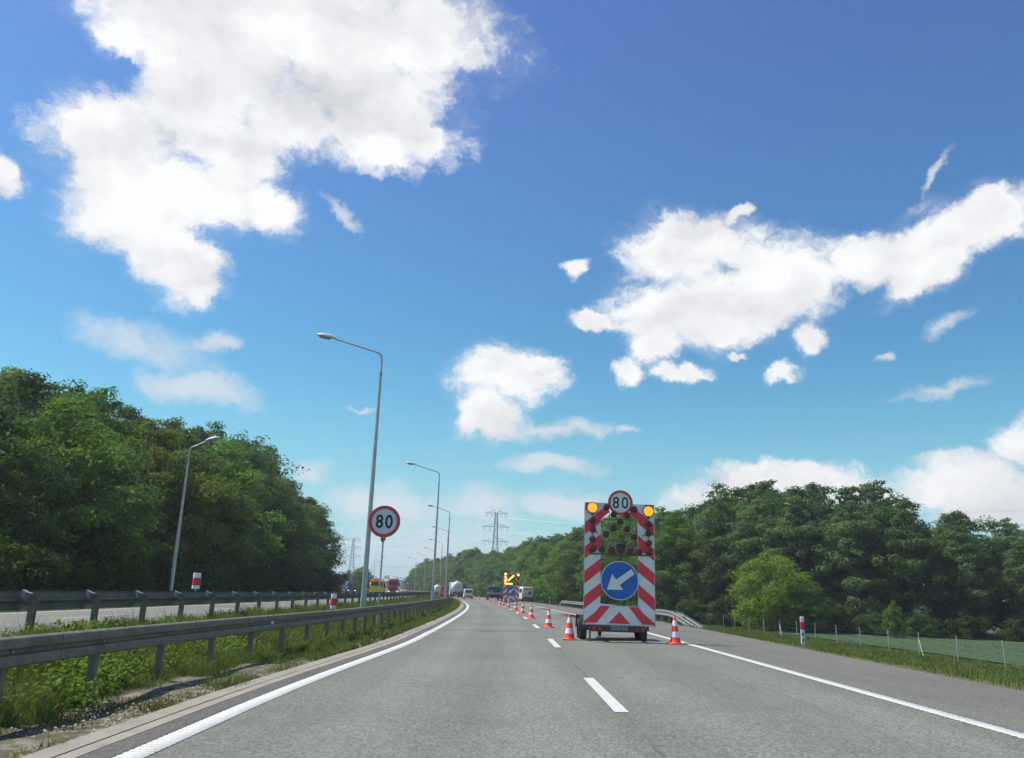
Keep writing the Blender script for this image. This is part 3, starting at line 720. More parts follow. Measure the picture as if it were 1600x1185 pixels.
def arrow_trailer(label, loc, rz, lit):
    root = thing('arrow_board_trailer', label, 'warning trailer', loc, rz, 'arrow board trailers in the closed lane')
    K = .00437; fx = lambda zx: (zx-372)*K; fz = lambda zy: .50+(985-zy)*K
    pg = lambda pts: [(fx(a), fz(b)) for a, b in pts]
    yb = 0.0
    # boards (white), red stripes a few mm proud
    bl_lo = [(130,525),(243,525),(243,985),(130,985)]; bl_up = [(133,170),(300,170),(300,236),(243,285),(243,519),(132,519)]
    mir = lambda pts: [(744-a, b+(3)) for a, b in pts][::-1]
    bot = [(243,866),(501,866),(501,985),(243,985)]
    tl = [(133,170),(243,170),(243,519),(132,519)]; tr = [(243,170),(300,170),(300,236),(243,285)]
    for nm, pl_ in (('left_lower', [bl_lo]), ('left_upper', [tl, tr]), ('right_lower', [mir(bl_lo)]), ('right_upper', [mir(tl), mir(tr)]), ('bottom', [bot])):
        bd = MB()
        for k_, q in enumerate(pl_): bd.prism(pg(q), yb+k_*.0, yb+.02)
        o = bd.build('warning_board', M['white'], root, sharp=None)
        if nm != 'bottom':
            left = nm.startswith('left'); rs = MB()
            for q in pl_:
                qq = q if left else [(744-a, b) for a, b in q]
                for k in range(-4, 3):
                    lo = 641+165*k; hi = 725+165*k; 
                    c1 = clip(qq, -.80, -1, -(lo+.8*130)); c1 = clip(c1, .80, 1, hi+.8*130) if len(c1) > 2 else []
                    if nm.endswith('lower'): c1 = clip(c1, .92, 1.0, 985+.92*143) if len(c1) > 2 else []
                    if len(c1) > 2:
                        if not left: c1 = [(744-a, b) for a, b in c1]
                        rs.prism(pg(c1), yb-.0045, yb-.0005)
            rs.build('red_stripe', M['red'], o, sharp=None)
        else:
            rs = MB()
            for q in ([(150,978),(217,978),(308,868),(243,868),(238,872)], [(297,979),(447,979),(372,901)], [(527,980),(594,980),(505,872),(501,868),(436,868)]):
                q = [(a, b) for a, b in q]; rs.prism(pg(q), yb-.0075, yb-.0035)
            rs.build('red_stripe', M['red'], o, sharp=None)
    e = MB()   # thin metal edging and folding joint
    e.box(fx(128),fx(131.5),-.006,.03,fz(985),fz(170)); e.box(fx(613),fx(616.5),-.006,.03,fz(988),fz(176)); e.box(fx(125),fx(618),-.008,.035,fz(992),fz(985.5))
    e.box(fx(243),fx(501),-.004,.03,fz(866),fz(860)); e.build('board_edging', M['alu'], root, sharp=None)
    e = MB(); e.box(fx(165),fx(565),-.03,-.006,fz(526),fz(519)); e.box(fx(300),fx(304),-.02,-.01,fz(345),fz(225)); e.box(fx(445),fx(449),-.02,-.01,fz(352),fz(225))
    e.box(fx(243),fx(503),-.015,-.01,fz(284),fz(281)); e.build('cross_bar', M['dark'], root, sharp=None)
    e = MB()
    for a, b in (((240,840),(285,790)), ((455,812),(500,862)), ((490,820),(490,866)), ((184,250),(184,492)), ((572,262),(572,500)), ((187,360),(228,385)), ((572,372),(530,392)), ((184,492),(574,500)), ((415,454),(500,454)), ((330,250),(377,300)), ((377,300),(425,255)), ((278,390),(327,345)), ((424,350),(472,402))):
        e.tube([(fx(a[0]),-.018,fz(a[1])),(fx(b[0]),-.018,fz(b[1]))], .0085, 6)
    tag(e.build('wiring_rods', M['dark'], root), kind='stuff')
    # struts behind the boards
    e = MB()
    for X_ in (fx(200), fx(545)):
        e.box(X_-.03,X_+.03,.022,.08,.42,fz(190)); e.tube([(X_,.08,2.3),(X_,1.25,.62)], .025, 8)
    e.box(fx(200),fx(545),.03,.07,fz(905),fz(890)); e.build('support_frame', M['galv'], root)
    MB().box(fx(352),fx(413),-.0,.14,fz(490),fz(450),.01).build('control_box', M['black'], root, sharp=None)
    # speed sign
    cx, cz = fx(378), fz(166); r = 87*K*(.72 if lit else 1)
    MB().prism([(x+cx, z+cz) for x, z in disc(r)], -.03, -.018).build('speed_sign_plate', M['alu'], root)
    pl2 = MB().prism([(x+cx, z+cz) for x, z in disc(r*.8)], -.036, -.031).build('speed_sign_face', M['white'], root)
    annulus(MB(), r*.79, r*.99, -.038, -.031, cx, cz).build('speed_sign_ring', M['signred'], root)
    lettering('digits', '80', .45*(.72 if lit else 1), M['black'], root, cx, -.040, cz, .003, .98, 1.08, space=1.25)
    # direction sign
    cx, cz = fx(373), fz(696); r = 130*K
    MB().prism([(x+cx, z+cz) for x, z in disc(r)], -.03, -.012).build('direction_sign_plate', M['alu'], root)
    MB().prism([(x+cx, z+cz) for x, z in disc(r*.965)], -.036, -.031).build('direction_sign_face', M['blue'], root)
    annulus(MB(), r*.962, r*.995, -.038, -.031, cx, cz).build('direction_sign_rim', M['white'], root)
    ar = MB(); ar.prism(pg([(286,758),(322,653),(396,757)]), -.041, -.037); ar.prism(pg([(346,692),(454,617),(475,648),(371,727)]), -.0425, -.0375)
    ar.build('arrow', M['white'], root, sharp=None)
    # lamps
    for (a, b, rr) in ((182,207,36),(573,220,36)):
        l = MB().lathe([(rr*K*1.06,.0),(rr*K*1.06,-.05),(rr*K,-.06)], 28, 'Y', (fx(a),-.005,fz(b))).build('flasher_housing', M['ambered'], root)
        MB().lathe([(rr*K*.98,-.055),(rr*K*.93,-.075),(rr*K*.6,-.092),(.004,-.10)], 28, 'Y', (fx(a),-.005,fz(b))).build('flasher_lens', M['amber'] if not lit else M['amberhot'], l)
        annulus(MB(), rr*K*.97, rr*K*1.09, -.09, -.05, fx(a), fz(b), 28).build('flasher_bezel', M['dark'], l)
        MB().box(fx(a)-.04,fx(a)+.04,-.03,-.008,fz(b)-rr*K-.05,fz(b)-rr*K).build('flasher_bracket', M['dark'], l)
    LP = [(280,200),(473,210),(330,250),(425,255),(377,300),(327,345),(424,350),(278,390),(472,402),(184,297),(187,358),(184,424),(187,492),(572,308),(572,372),(574,438),(574,500),(250,492),(315,494),(378,496),(440,498),(506,500)]
    ON = {(184,297),(187,358),(184,424),(187,492),(250,492),(315,494),(378,496),(278,390),(327,345),(425,255),(377,300)}
    for a, b in LP:
        rr = 21.5
        l = MB().lathe([(rr*K*.8,.0),(rr*K*1.05,-.03),(rr*K*1.05,-.05),(rr*K,-.052)], 18, 'Y', (fx(a),-.02,fz(b))).build('arrow_lamp', M['black'] if (a+b) % 3 else M['lens2'], root)
        on = lit and (a, b) in ON; rr = 27 if on else rr
        MB().lathe([(rr*K*.97,-.05),(rr*K*.85,-.072),(rr*K*.5,-.088),(.004,-.094)], 18, 'Y', (fx(a),-.02,fz(b))).build('lamp_lens', M['amberhot'] if on else M['lens'], l)
    # chassis
    m = MB(); m.box(-.80,.80,.12,.22,.30,.42,.01); m.box(-.62,-.52,.2,3.1,.36,.46,.01); m.box(.52,.62,.2,3.1,.36,.46,.01); m.box(-.8,.8,1.2,1.3,.36,.46); m.box(-.7,.7,2.4,2.5,.36,.46)
    m.tube([(-.55,3.1,.42),(0,4.4,.42)], .045, 8); m.tube([(.55,3.1,.42),(0,4.4,.42)], .045, 8); m.tube([(-.9,1.5,.30),(.9,1.5,.30)], .04, 8); m.build('chassis', M['dark'], root)
    MB().box(-.75,.75,.9,2.9,.47,.62,.02).build('battery_box', M['galv'], root, sharp=None)
    bar = MB().box(-.84,.76,-.0,.10,.285,.485,.008).build('light_bar', M['dark'], root, sharp=None)
    for X_ in (-.565, .53):
        tr_ = MB().prism([(X_-.075,.335),(X_+.075,.335),(X_,.455)], -.012, -.002).build('triangle_reflector', M['tail'], root, sharp=None)
    for X_ in (-.74, .68): MB().box(X_-.05,X_+.05,-.03,-.002,.33,.44,.008).build('tail_light', M['tail'], root, sharp=None)
    MB().box(-.25,.25,-.012,-.003,.34,.45).build('licence_plate', M['plate'], root, sharp=None)
    lettering('plate_text', 'CW 7313P', .10, M['black'], root, 0, -.014, .395, .002)
    for X_, q in ((-.98,-1),(.86,1)):
        wheel(root, X_, 1.1, .31, .20, q); wheel(root, X_, 1.85, .31, .20, q)
        fnd = MB(); pts = []
        for k in range(10): a = math.pi*(.02+.96*k/9); pts.append((1.475+.80*math.cos(a), .30+.42*min(1, math.sin(a)*1.5)))
        fnd.loft([[(X_-.13, y_, z_) for y_, z_ in pts]+[(X_-.13, y_, z_-.012) for y_, z_ in pts[::-1]], [(X_+.13, y_, z_) for y_, z_ in pts]+[(X_+.13, y_, z_-.012) for y_, z_ in pts[::-1]]])
        fnd.build('mudguard', M['dark'], root)
        MB().tube([(X_*.86,.25,.42),(X_*.86,.25,.02)], .025, 8).lathe([(.06,0),(.06,.015),(.03,.02)], 10, 'Z', (X_*.86,.25,.002)).build('stabiliser', M['dark'], root)
    wheel(root, -.50, .75, .15, .09, -1, 'jockey_wheel').location = (0, 0, .12)
    return root
arrow_trailer('near warning trailer with red and white boards, unlit lamps, 80 sign and blue arrow sign', P(25.2, 1.97, 0), 0, False)
arrow_trailer('far warning trailer with glowing yellow lamp arrow, small beside the white crew van', P(103, 1.7, 0), head(103), True).scale = (.91, .91, .91)

def win(parent, x0, x1, y, z0, z1, name='window', d=-.012, mat='glass'):
    return MB().box(x0, x1, min(y, y+d), max(y, y+d), z0, z1).build(name, M[mat], parent, sharp=None)
def side_win(parent, sx, x, y0, y1, z0, z1, name='window'):
    return MB().box(min(x, x+sx*.012), max(x, x+sx*.012), y0, y1, z0, z1).build(name, M['glass'], parent, sharp=None)
# small white van going our way
def small_van():
    root = thing('small_van', 'small white van driving ahead in the left lane by the end of the median rail', 'van', P(164, -.95), head(164))
    body(MB(), [(0,1.72,.32,1.80,.18,.92),(.06,1.78,.28,1.86,.16,.93),(1.0,1.8,.26,1.88,.16,.93),(2.4,1.8,.26,1.86,.16,.92),(2.9,1.78,.26,1.55,.2,.86),(3.3,1.76,.26,1.08,.2,.9),(4.1,1.66,.28,.92,.16,.9),(4.25,1.5,.34,.75,.12,.9)]).build('body', M['vanwhite'], root)
    win(root, -.62, .62, -.01, 1.15, 1.62, 'rear_window'); MB().box(-.86,.86,-.06,.05,.32,.50,.03).build('bumper', M['dark'], root, sharp=None)
    for q in (-1, 1):
        MB().box(q*.80-.05, q*.80+.05, -.03,.05,.85,1.25,.01).build('tail_light', M['tail'], root, sharp=None)
        side_win(root, q, q*.865, 1.5, 2.5, 1.1, 1.55); MB().box(q*.97-.08, q*.97+.08, 2.5,2.58,1.05,1.25,.02).build('wing_mirror', M['dark'], root, sharp=None)
        for y_ in (.8, 3.4): wheel(root, q*.78, y_, .31, .19, q)
    MB().box(-.26,.26,-.02,-.008,.62,.73).build('licence_plate', M['plate'], root, sharp=None)
small_van()
def silo_truck(label, s, t, cabmat, sc=1.0):
    root = thing('silo_truck', label, 'tanker truck', P(s, t), head(s), 'white silo trucks queuing in the bend'); root.scale = (sc, sc, sc)
    MB().lathe([(.3,-.18),(.75,-.12),(1.08,.02),(1.22,.28),(1.25,.7),(1.25,8.2),(1.2,8.6),(.9,8.9),(.3,9.0)], 28, 'Y', (0, .1, 2.3)).build('tank', M['tank'], root)
    for y_ in (2.0, 4.6, 7.2): MB().lathe([(.32,0),(.32,.22),(.26,.28),(.05,.3)], 14, 'Z', (0, y_, 3.5)).build('hatch', M['galv'], root)
    m = MB(); m.loft([[(x, y, z) for x, z in ((-.9,1.9),(.9,1.9),(.25,.75),(-.25,.75))] for y in (2.0, 3.2)]); m.loft([[(x, y, z) for x, z in ((-.9,1.9),(.9,1.9),(.25,.75),(-.25,.75))] for y in (5.0, 6.2)]); m.build('hopper', M['tank'], root, sharp=None)
    m = MB(); m.box(-.5,-.36,.0,9.5,.95,1.15); m.box(.36,.5,0,9.5,.95,1.15); m.build('chassis', M['dark'], root, sharp=None)
    MB().box(-1.22,1.22,-.15,-.02,.45,.62).box(-1.22,1.22,-.12,0,.8,1.02).build('rear_bumper', M['dark'], root, sharp=None)
    for q in (-1, 1):
        MB().box(q*.95-.2, q*.95+.2,-.17,-.12,.84,.98).build('tail_light', M['tail'], root, sharp=None)
        for y_ in (1.0, 2.3, 3.6): wheel(root, q*1.02, y_, .5, .38, q)
        for y_ in (9.0, 12.4): wheel(root, q*1.0, y_, .5, .35, q)
    l = MB()
    for q in (-.22, .22): l.tube([(q,-.22,1.1),(q,-.2,3.3),(q,.2,3.62)], .02, 6)
    for k in range(7): l.tube([(-.22,-.21,1.2+k*.32),(.22,-.21,1.2+k*.32)], .015, 6)
    l.build('ladder', M['galv'], root)
    c = body(MB(), [(10.3,2.4,.7,3.3,.2,.96),(10.5,2.5,.5,3.5,.2,.96),(11.9,2.5,.45,3.4,.2,.94),(12.7,2.48,.4,2.9,.2,.93),(12.9,2.4,.42,1.9,.2,.95)]).build('cab', M[cabmat], root)
    for q in (-1, 1): side_win(c, q, q*1.235, 11.2, 12.2, 1.9, 2.7)
    MB().box(-1.0,1.0,10.28,10.295,1.6,2.9).build('cab_rear', M['dark'], root, sharp=None)
    return root
silo_truck('white silo truck right behind the small white van in the bend', 199, -.75, 'vanwhite')
silo_truck('white silo truck left of the lamp posts, farther along the bend', 256, -.9, 'vanwhite', .85)
def box_lorry(name, label, cat, s, t, rz, paint_, visor, w=2.45, h=3.2, length=7.5, boxmat=None, roofmat='vanwhite', round_load=False):
    """front of the lorry at local y=0 looking to -y"""
    root = thing(name, label, cat, P(s, t), rz)
    c = body(MB(), [(0,w*.93,.45,1.75,.12,.98),(.08,w,.4,h*.62,.15,.97),(.35,w,.4,h*.88,.2,.94),(.6,w,.4,h*.95,.2,.93),(1.9,w,.5,h*.96,.15,.93)]).build('cab', M[paint_], root)
    rings = [[(-w*.43,.04,h*.57),(w*.43,.04,h*.57),(w*.40,.27,h*.82),(-w*.40,.27,h*.82)], [(-w*.43,.09,h*.57),(w*.43,.09,h*.57),(w*.40,.33,h*.82),(-w*.40,.33,h*.82)]]
    m = MB(); m.loft([[(x,y-.03,z) for x,y,z in rings[0]], [(x,y+.2,z) for x,y,z in rings[0]]]).build('windscreen', M['glass'], root, sharp=None)
    MB().box(-w*.46,w*.46,.12,.5,h*.84,h*.93,.03).build('sun_visor', M[visor], root, sharp=None)
    MB().box(-w*.30,w*.30,.3,.9,h*.955,h*.955+.22,.05).build('roof_light_bar', M[roofmat], root, sharp=None)
    MB().box(-w*.33,w*.33,-.035,-.003,.75,h*.47).build('grille', M['dark'] if paint_ != 'yellow' else M['yellow'], root, sharp=None)
    MB().box(-w*.49,w*.49,-.10,.05,.38,.66,.04).build('bumper', M[paint_], root, sharp=None)
    for q in (-1, 1):
        MB().box(q*w*.39-.17,q*w*.39+.17,-.13,-.09,.5,.70,.02).build('headlight', M['headlight'], root, sharp=None)
        MB().box(q*(w/2+.15)-.1,q*(w/2+.15)+.1,.1,.2,h*.52,h*.78,.03).build('wing_mirror', M['dark'], root, sharp=None)
        side_win(root, q, q*w*.495, .5, 1.3, h*.58, h*.8)
        for y_ in (1.2, length*.75): wheel(root, q*(w/2-.2), y_, .48, .34, q)
    if round_load: MB().lathe([(.3,0),(1.0,.1),(1.22,.5),(1.22,length-2.6),(.3,length-2.3)], 24, 'Y', (0, 2.1, h*.62)).build('tank', M[boxmat or paint_], root)
    else: MB().box(-w/2,w/2,2.1,length,1.0,h*.92,.05).build('cargo_body', M[boxmat or paint_], root, sharp=None)
    MB().box(-.45,.45,1.5,length,.6,.95).build('chassis', M['dark'], root, sharp=None)
    return root
box_lorry('yellow_lorry', 'yellow lorry with amber visor oncoming on the opposite carriageway', 'truck', 125, -16.4, head(125), 'yellow', 'yellow2', 2.4, 2.9, 7, 'yellow', 'coneo').scale = (.86, .86, .86)
box_lorry('red_lorry', 'red lorry oncoming on the opposite carriageway behind the yellow one', 'truck', 206, -15.8, head(206), 'truckred', 'truckred', 2.5, 3.6, 9, 'truckred', 'vanwhite')
box_lorry('blue_lorry', 'dark blue lorry far left by the edge of the left wood', 'truck', 255, -26.5, head(230)+.1, 'bluepaint', 'bluepaint', 2.5, 3.4, 9, 'bluepaint', 'bluepaint')
def plain_van(label, s, t, rz, paint_, h=2.3, w=1.9, cat='van', group=None):
    root = thing('distant_van', label, cat, P(s, t), rz, group)
    body(MB(), [(0,w*.95,.35,h*.95,.15,.93),(.08,w,.3,h,.15,.93),(3.4,w,.3,h,.15,.93),(4.3,w*.98,.3,h*.62,.2,.88),(5.2,w*.9,.34,h*.45,.2,.9)]).build('body', M[paint_], root)
    for q in (-1, 1):
        win(root, q*.42-.3, q*.42+.3, -.008, h*.6, h*.84, 'rear_window'); MB().box(q*w*.46-.05,q*w*.46+.05,-.03,.02,.7,1.2).build('tail_light', M['tail'], root, sharp=None)
        for y_ in (1.0, 4.2): wheel(root, q*(w/2-.14), y_, .34, .22, q)
    return root
plain_van('red van far ahead, partly hidden by the small white van', 222, 1.7, head(222), 'truckorange', 3.0, 2.1)
plain_van('pale red van in the queue between the two silo trucks', 236, -1.2, head(236), 'truckorange', 2.7, 2.0)
plain_van('tiny white van on the slip road far left of the yellow lorry', 262, -30.5, head(230)+.15, 'vanwhite', 2.2, 2.2)
# crew van on the shoulder
root = thing('crew_van', 'white crew van with orange band and warning signs, parked on the right shoulder', 'van', P(138.5, 7.35), head(138)+.05); root.scale = (.95, .95, .95)
body(MB(), [(0,1.98,.45,2.35,.2,.9),(.1,2.04,.4,2.5,.2,.9),(3.8,2.04,.38,2.52,.2,.9),(4.7,2.0,.38,1.7,.25,.85),(5.6,1.9,.4,1.25,.2,.9)]).build('body', M['vanwhite'], root)
MB().box(-.72,.72,-.03,-.005,1.98,2.28).build('orange_band', M['yellow2'], root, sharp=None)
MB().prism([(-.66,1.12),(-.10,1.12),(-.38,1.68)], -.035, -.005).build('warning_triangle', M['truckorange'], root, sharp=None)
MB().prism([(-.54,1.19),(-.22,1.19),(-.38,1.52)], -.04, -.036).build('triangle_face', M['yellow'], root, sharp=None)
MB().prism([(x+.38, z+1.42) for x, z in disc(.33, 24)], -.035, -.005).build('arrow_roundel', M['black'], root)
MB().prism([(.18,1.27),(.30,1.52),(.36,1.44),(.55,1.60),(.60,1.53),(.42,1.37),(.48,1.30)], -.045, -.037).build('roundel_arrow', M['white'], root, sharp=None)
MB().box(-1.0,1.0,-.12,.04,.42,.62,.03).build('bumper', M['dark'], root, sharp=None)
MB().box(-.95,.95,-.02,-.005,.66,.86).build('red_white_tape', M['tail'], root, sharp=None)
for q in (-1, 1):
    MB().box(q*.95-.05,q*.95+.05,-.02,.04,.95,1.5,.01).build('tail_light', M['tail'], root, sharp=None)
    side_win(root, q, q*.975, .5, 3.2, 1.5, 2.15)
    bl = MB().lathe([(.10,0),(.10,.12),(.06,.16)], 12, 'Z', (q*.5,.5,2.62)).build('beacon', M['coneo'], root)
    MB().box(q*.5-.06,q*.5+.06,.44,.56,2.48,2.62).build('beacon_foot', M['dark'], bl, sharp=None)
    for y_ in (1.0, 4.5): wheel(root, q*.88, y_, .36, .24, q)
# dark works truck with flat bed
root = thing('works_truck', 'dark flatbed works truck with a white beacon, left of the far arrow trailer', 'truck', P(144, 2.5), head(144))
MB().box(-1.15,1.15,0,4.6,.95,1.10).build('flatbed', M['dark'], root, sharp=None)
for q in (-1, 1):
    MB().box(q*1.12-.03,q*1.12+.03,0,4.6,1.1,1.5).build('side_board', M['dark'], root, sharp=None)
    MB().box(q*.95-.14,q*.95+.14,-.04,-.0,.72,.84).build('tail_light', M['tail'], root, sharp=None)
    MB().box(q*1.0-.04,q*1.0+.04,-.02,.06,1.1,1.95).build('stake', M['galv'], root, sharp=None)
    for y_ in (1.1, 5.6): wheel(root, q*.95, y_, .42, .3, q)
MB().box(-1.12,1.12,-.05,.0,.98,1.32).build('tailboard', M['galv'], root, sharp=None)
MB().box(-1.0,1.0,-.04,.04,.5,.62).build('rear_bumper', M['dark'], root, sharp=None)
c = body(MB(), [(4.8,2.1,.6,2.2,.15,.93),(5.0,2.15,.5,2.35,.2,.92),(6.2,2.15,.45,2.3,.2,.9),(6.8,2.1,.45,1.5,.2,.9)]).build('cab', M['dark'], root)
win(root, -.75, .75, 4.79, 1.55, 2.1, 'rear_window')
MB().box(-.8,.8,5.1,5.4,2.36,2.42).build('roof_bar', M['galv'], root, sharp=None)
MB().lathe([(.10,0),(.10,.16),(.05,.2)], 10, 'Z', (0,5.2,2.42)).build('beacon', M['white'], root)
MB().box(-.5,.4,1.0,3.4,1.12,1.65,.05).build('load', M['brown'], root, sharp=None)

# ------------------------------------------------------------ wire fence in the right verge
root = thing('wire_fence', 'thin wire fence on grey concrete posts along the field right of the road', 'fence', P(12, 24.6))
fp = None
for i, s in enumerate(np.arange(32, 172, 4.05)):
    s += random.uniform(-.3, .3)
    if fp is None:
        fo = MB().box(-.024,.024,-.024,.024,-.3,1.38,.006).build('post', M['pole'], root, sharp=None); fp = fo.data
    else: fo = link('post', fp, root)
    fo.location = P(s, 24.6)-root.location; fo.rotation_euler = (random.uniform(-.03,.03), random.uniform(-.03,.03), 0)
    if i in (5, 11): 
        MB().tube([P(s, 24.6, 1.0)-root.location, P(s-.6, 24.5, .0)-root.location], .02, 6).build('brace', M['pole'], root)
w = MB()
for hgt in (.25, .5, .8, 1.1, 1.32):
    w.tube([P(s, 24.6-.04, hgt)-root.location for s in np.arange(30, 172, 8)], .0022, 4)
tag(w.build('wire', M['galv'], root, sharp=None), kind='stuff')

# ------------------------------------------------------------ pylons and wires
def pylon(label, x, y, H, rz):
    root = thing('pylon', label, 'pylon', (x, y, gz(x, y)-.3), rz, 'high voltage pylons')
    hw = lambda z: (3.6*(1-z/(H*.62))+1.1*(z/(H*.62))) if z < H*.62 else 1.1-.5*(z-H*.62)/(H*.38)
    zs = [0, H*.12, H*.23, H*.33, H*.42, H*.5, H*.57, H*.62, H*.70, H*.78, H*.86, H*.94]
    m = MB(); r = .13
    for a in (-1, 1):
        for b in (-1, 1): m.tube([(a*hw(z), b*hw(z), z) for z in zs], [.16]*len(zs), 5)
    for i in range(len(zs)-1):
        z0, z1 = zs[i], zs[i+1]; a, b = hw(z0), hw(z1)
        for (p, q) in (((-a,-a),(b,-b)),((a,-a),(-b,-b)),((-a,a),(b,b)),((a,a),(-b,b)),((-a,-a),(-b,b)),((-a,a),(-b,-b)),((a,-a),(b,b)),((a,a),(b,-b))):
            m.tube([(p[0],p[1],z0),(q[0],q[1],z1)], .07, 4)
        for q in (-1, 1): m.tube([(-b,q*b,z1),(b,q*b,z1)], .06, 4)
    m.build('lattice_mast', M['galv'], root)
    tips = []
    for z, L in ((H*.62, 7.2), (H*.78, 7.6), (H*.93, 6.4)):
        m = MB(); h = hw(z)
        for q in (-1, 1):
            for b in (-1, 1): m.tube([(q*h, b*h, z), (q*L, 0, z)], .09, 4); m.tube([(q*h, b*h, z+1.6), (q*L, 0, z)], .07, 4)
            for k in (.35, .65): m.tube([(q*(h+(L-h)*k), 0, z), (q*(h+(L-h)*k), 0, z+1.6*(1-k))], .05, 4)
        m.build('cross_arm', M['galv'], root)
        for q in (-1, 1):
            for u in (L*.97, L*.55):
                MB().tube([(q*u, 0, z), (q*(u-.9), 0, z-2.2)], .07, 5).tube([(q*(u-1.8), 0, z), (q*(u-.9), 0, z-2.2)], .07, 5).build('insulator', M['glass'], root)
                tips.append(Vector((q*(u-.9), 0, z-2.2)))
    m = MB()
    for q in (-1, 1): m.tube([(q*.5,0,H*.94),(q*2.6,0,H)], .08, 4); tips.append(Vector((q*2.6, 0, H)))
    m.build('earth_wire_peak', M['galv'], root)
    R = Matrix.Rotation(rz, 3, 'Z'); return root, [R @ t + root.location for t in tips]
py1, T1 = pylon('lattice pylon with three cross arms rising behind the trees left of the far arrow trailer', -6, 455, 49, math.radians(12))
py2, T2 = pylon('faint distant pylon seen left of the nearest lamp post', -128, 700, 46, math.radians(20))
py3, T3 = pylon('pylon far out to the right of the road beyond the right wood', 300, 250, 49, math.radians(35))
wr = MB()
for A, B in ((T1, T2), (T1, T3)):
    for a, b in zip(A, B):
        pts = []
        for k in range(15):
            u = k/14; p = a.lerp(b, u); p.z -= 9*4*u*(1-u); pts.append(p)
        wr.tube(pts, .022, 4)
tag(wr.build('power_line', M['galv'], None, sharp=None), 'thin power line wires strung from the pylon across the sky to the right', 'power line')

# ------------------------------------------------------------ trees
def leaf_quads(C, Nrm, size, r_):
    n = len(C); a = r_.normal(size=(n, 3)); u = np.cross(Nrm, a); u /= np.linalg.norm(u, axis=1)[:, None]+1e-9; v = np.cross(Nrm, u)
    s1 = (size*r_.uniform(.7, 1.35, n))[:, None]; s2 = s1*r_.uniform(.5, .8, n)[:, None]
    V = np.stack([C-u*s1, C-v*s2+Nrm*s1*.12, C+u*s1, C+v*s2+Nrm*s1*.12], 1).reshape(-1, 3)
    F = np.arange(4*n).reshape(-1, 4); return V, F
def tree_meshes(name, seed, H, Rr, low, style, nclump, nleaf, lsize, lmat):
    r_ = np.random.default_rng(seed); cl = []; trunk = MB()
    lean = r_.normal(0, .02, 2)
    top = np.array([lean[0]*H, lean[1]*H, H*.93])
    tr = .018*H
    trunk.tube([(0,0,-.4),(0,0,H*.06),(top[0]*.4, top[1]*.4, H*.4),(top[0]*.75, top[1]*.75, H*.72),tuple(top)], [tr*1.35,tr,tr*.75,tr*.4,.02], 8)
    for i in range(nclump):
        f = (i+.5)/nclump
        zf = low+(1-low)*f**.9; z = H*zf*.97
        if style == 'round': rad = Rr*math.sqrt(max(.02, 1-((zf-low)/(1-low)*2-.95)**2))
        elif style == 'cone': rad = Rr*(1.02-((zf-low)/(1-low)))**.62
        else: g = (zf-low)/(1-low); rad = Rr*(.72+.5*math.sin(math.pi*min(1, g*1.15)))*(1-g**5*.75)
        ang = i*2.399963+r_.uniform(-.5, .5); q = rad*r_.uniform(.42, .98)
        if i % 6 == 0: q *= .25
        c = np.array([q*math.cos(ang), q*math.sin(ang), z+r_.normal(0, .02*H)])
        cr_ = Rr*r_.uniform(.17, .38)*(.55 if zf > .86 else 1)*(.85 if style == 'cone' else 1)
        cl.append((c, cr_))
        if i % 3 == 0 or zf > .8:
            zb = z*r_.uniform(.6, .8); b0 = Vector((top[0]*zb/H, top[1]*zb/H, zb)); mid = b0.lerp(Vector(c), .55)+Vector((0, 0, -.02*H))
            trunk.tube([b0, mid, Vector(c)], [tr*.38*(1-zf*.6), tr*.2*(1-zf*.6), .012], 5)
    w = np.array([c[1]**2 for c in cl]); w /= w.sum(); cnt = (w*nleaf).astype(int)
    Cs, Ns = [], []
    for (c, cr_), k in zip(cl, cnt):
        if k < 4: continue
        d = r_.normal(size=(k, 3)); d /= np.linalg.norm(d, axis=1)[:, None]
        # lumpy shell: sub-sprays inside each bough
        sub = r_.normal(size=(9, 3)); sub /= np.linalg.norm(sub, axis=1)[:, None]
        w_ = np.max(d @ sub.T, axis=1)
        rad = cr_*(.42+.80*np.clip((w_-.45)/.55, 0, 1)**1.3)*r_.uniform(.55, 1.06, k)
        flat = {'round': .75, 'cone': .45}.get(style, .6)
        p = c+d*rad[:, None]*np.array([1.1, 1.1, flat])
        nrm = d*.75+np.array([0, 0, .45])+r_.normal(size=(k, 3))*.42; nrm /= np.linalg.norm(nrm, axis=1)[:, None]
        Cs.append(p); Ns.append(nrm)
    C = np.concatenate(Cs); Nn = np.concatenate(Ns); C[:, 2] = np.maximum(C[:, 2], .05)
    V, F = leaf_quads(C, Nn, lsize, r_)
    crown = mesh_np(name+'_crown', V, F, lmat)
    tm = D.meshes.new(name+'_trunk'); tm.from_pydata(trunk.v, [], trunk.f); tm.materials.append(M['bark'])
    return crown, tm, H
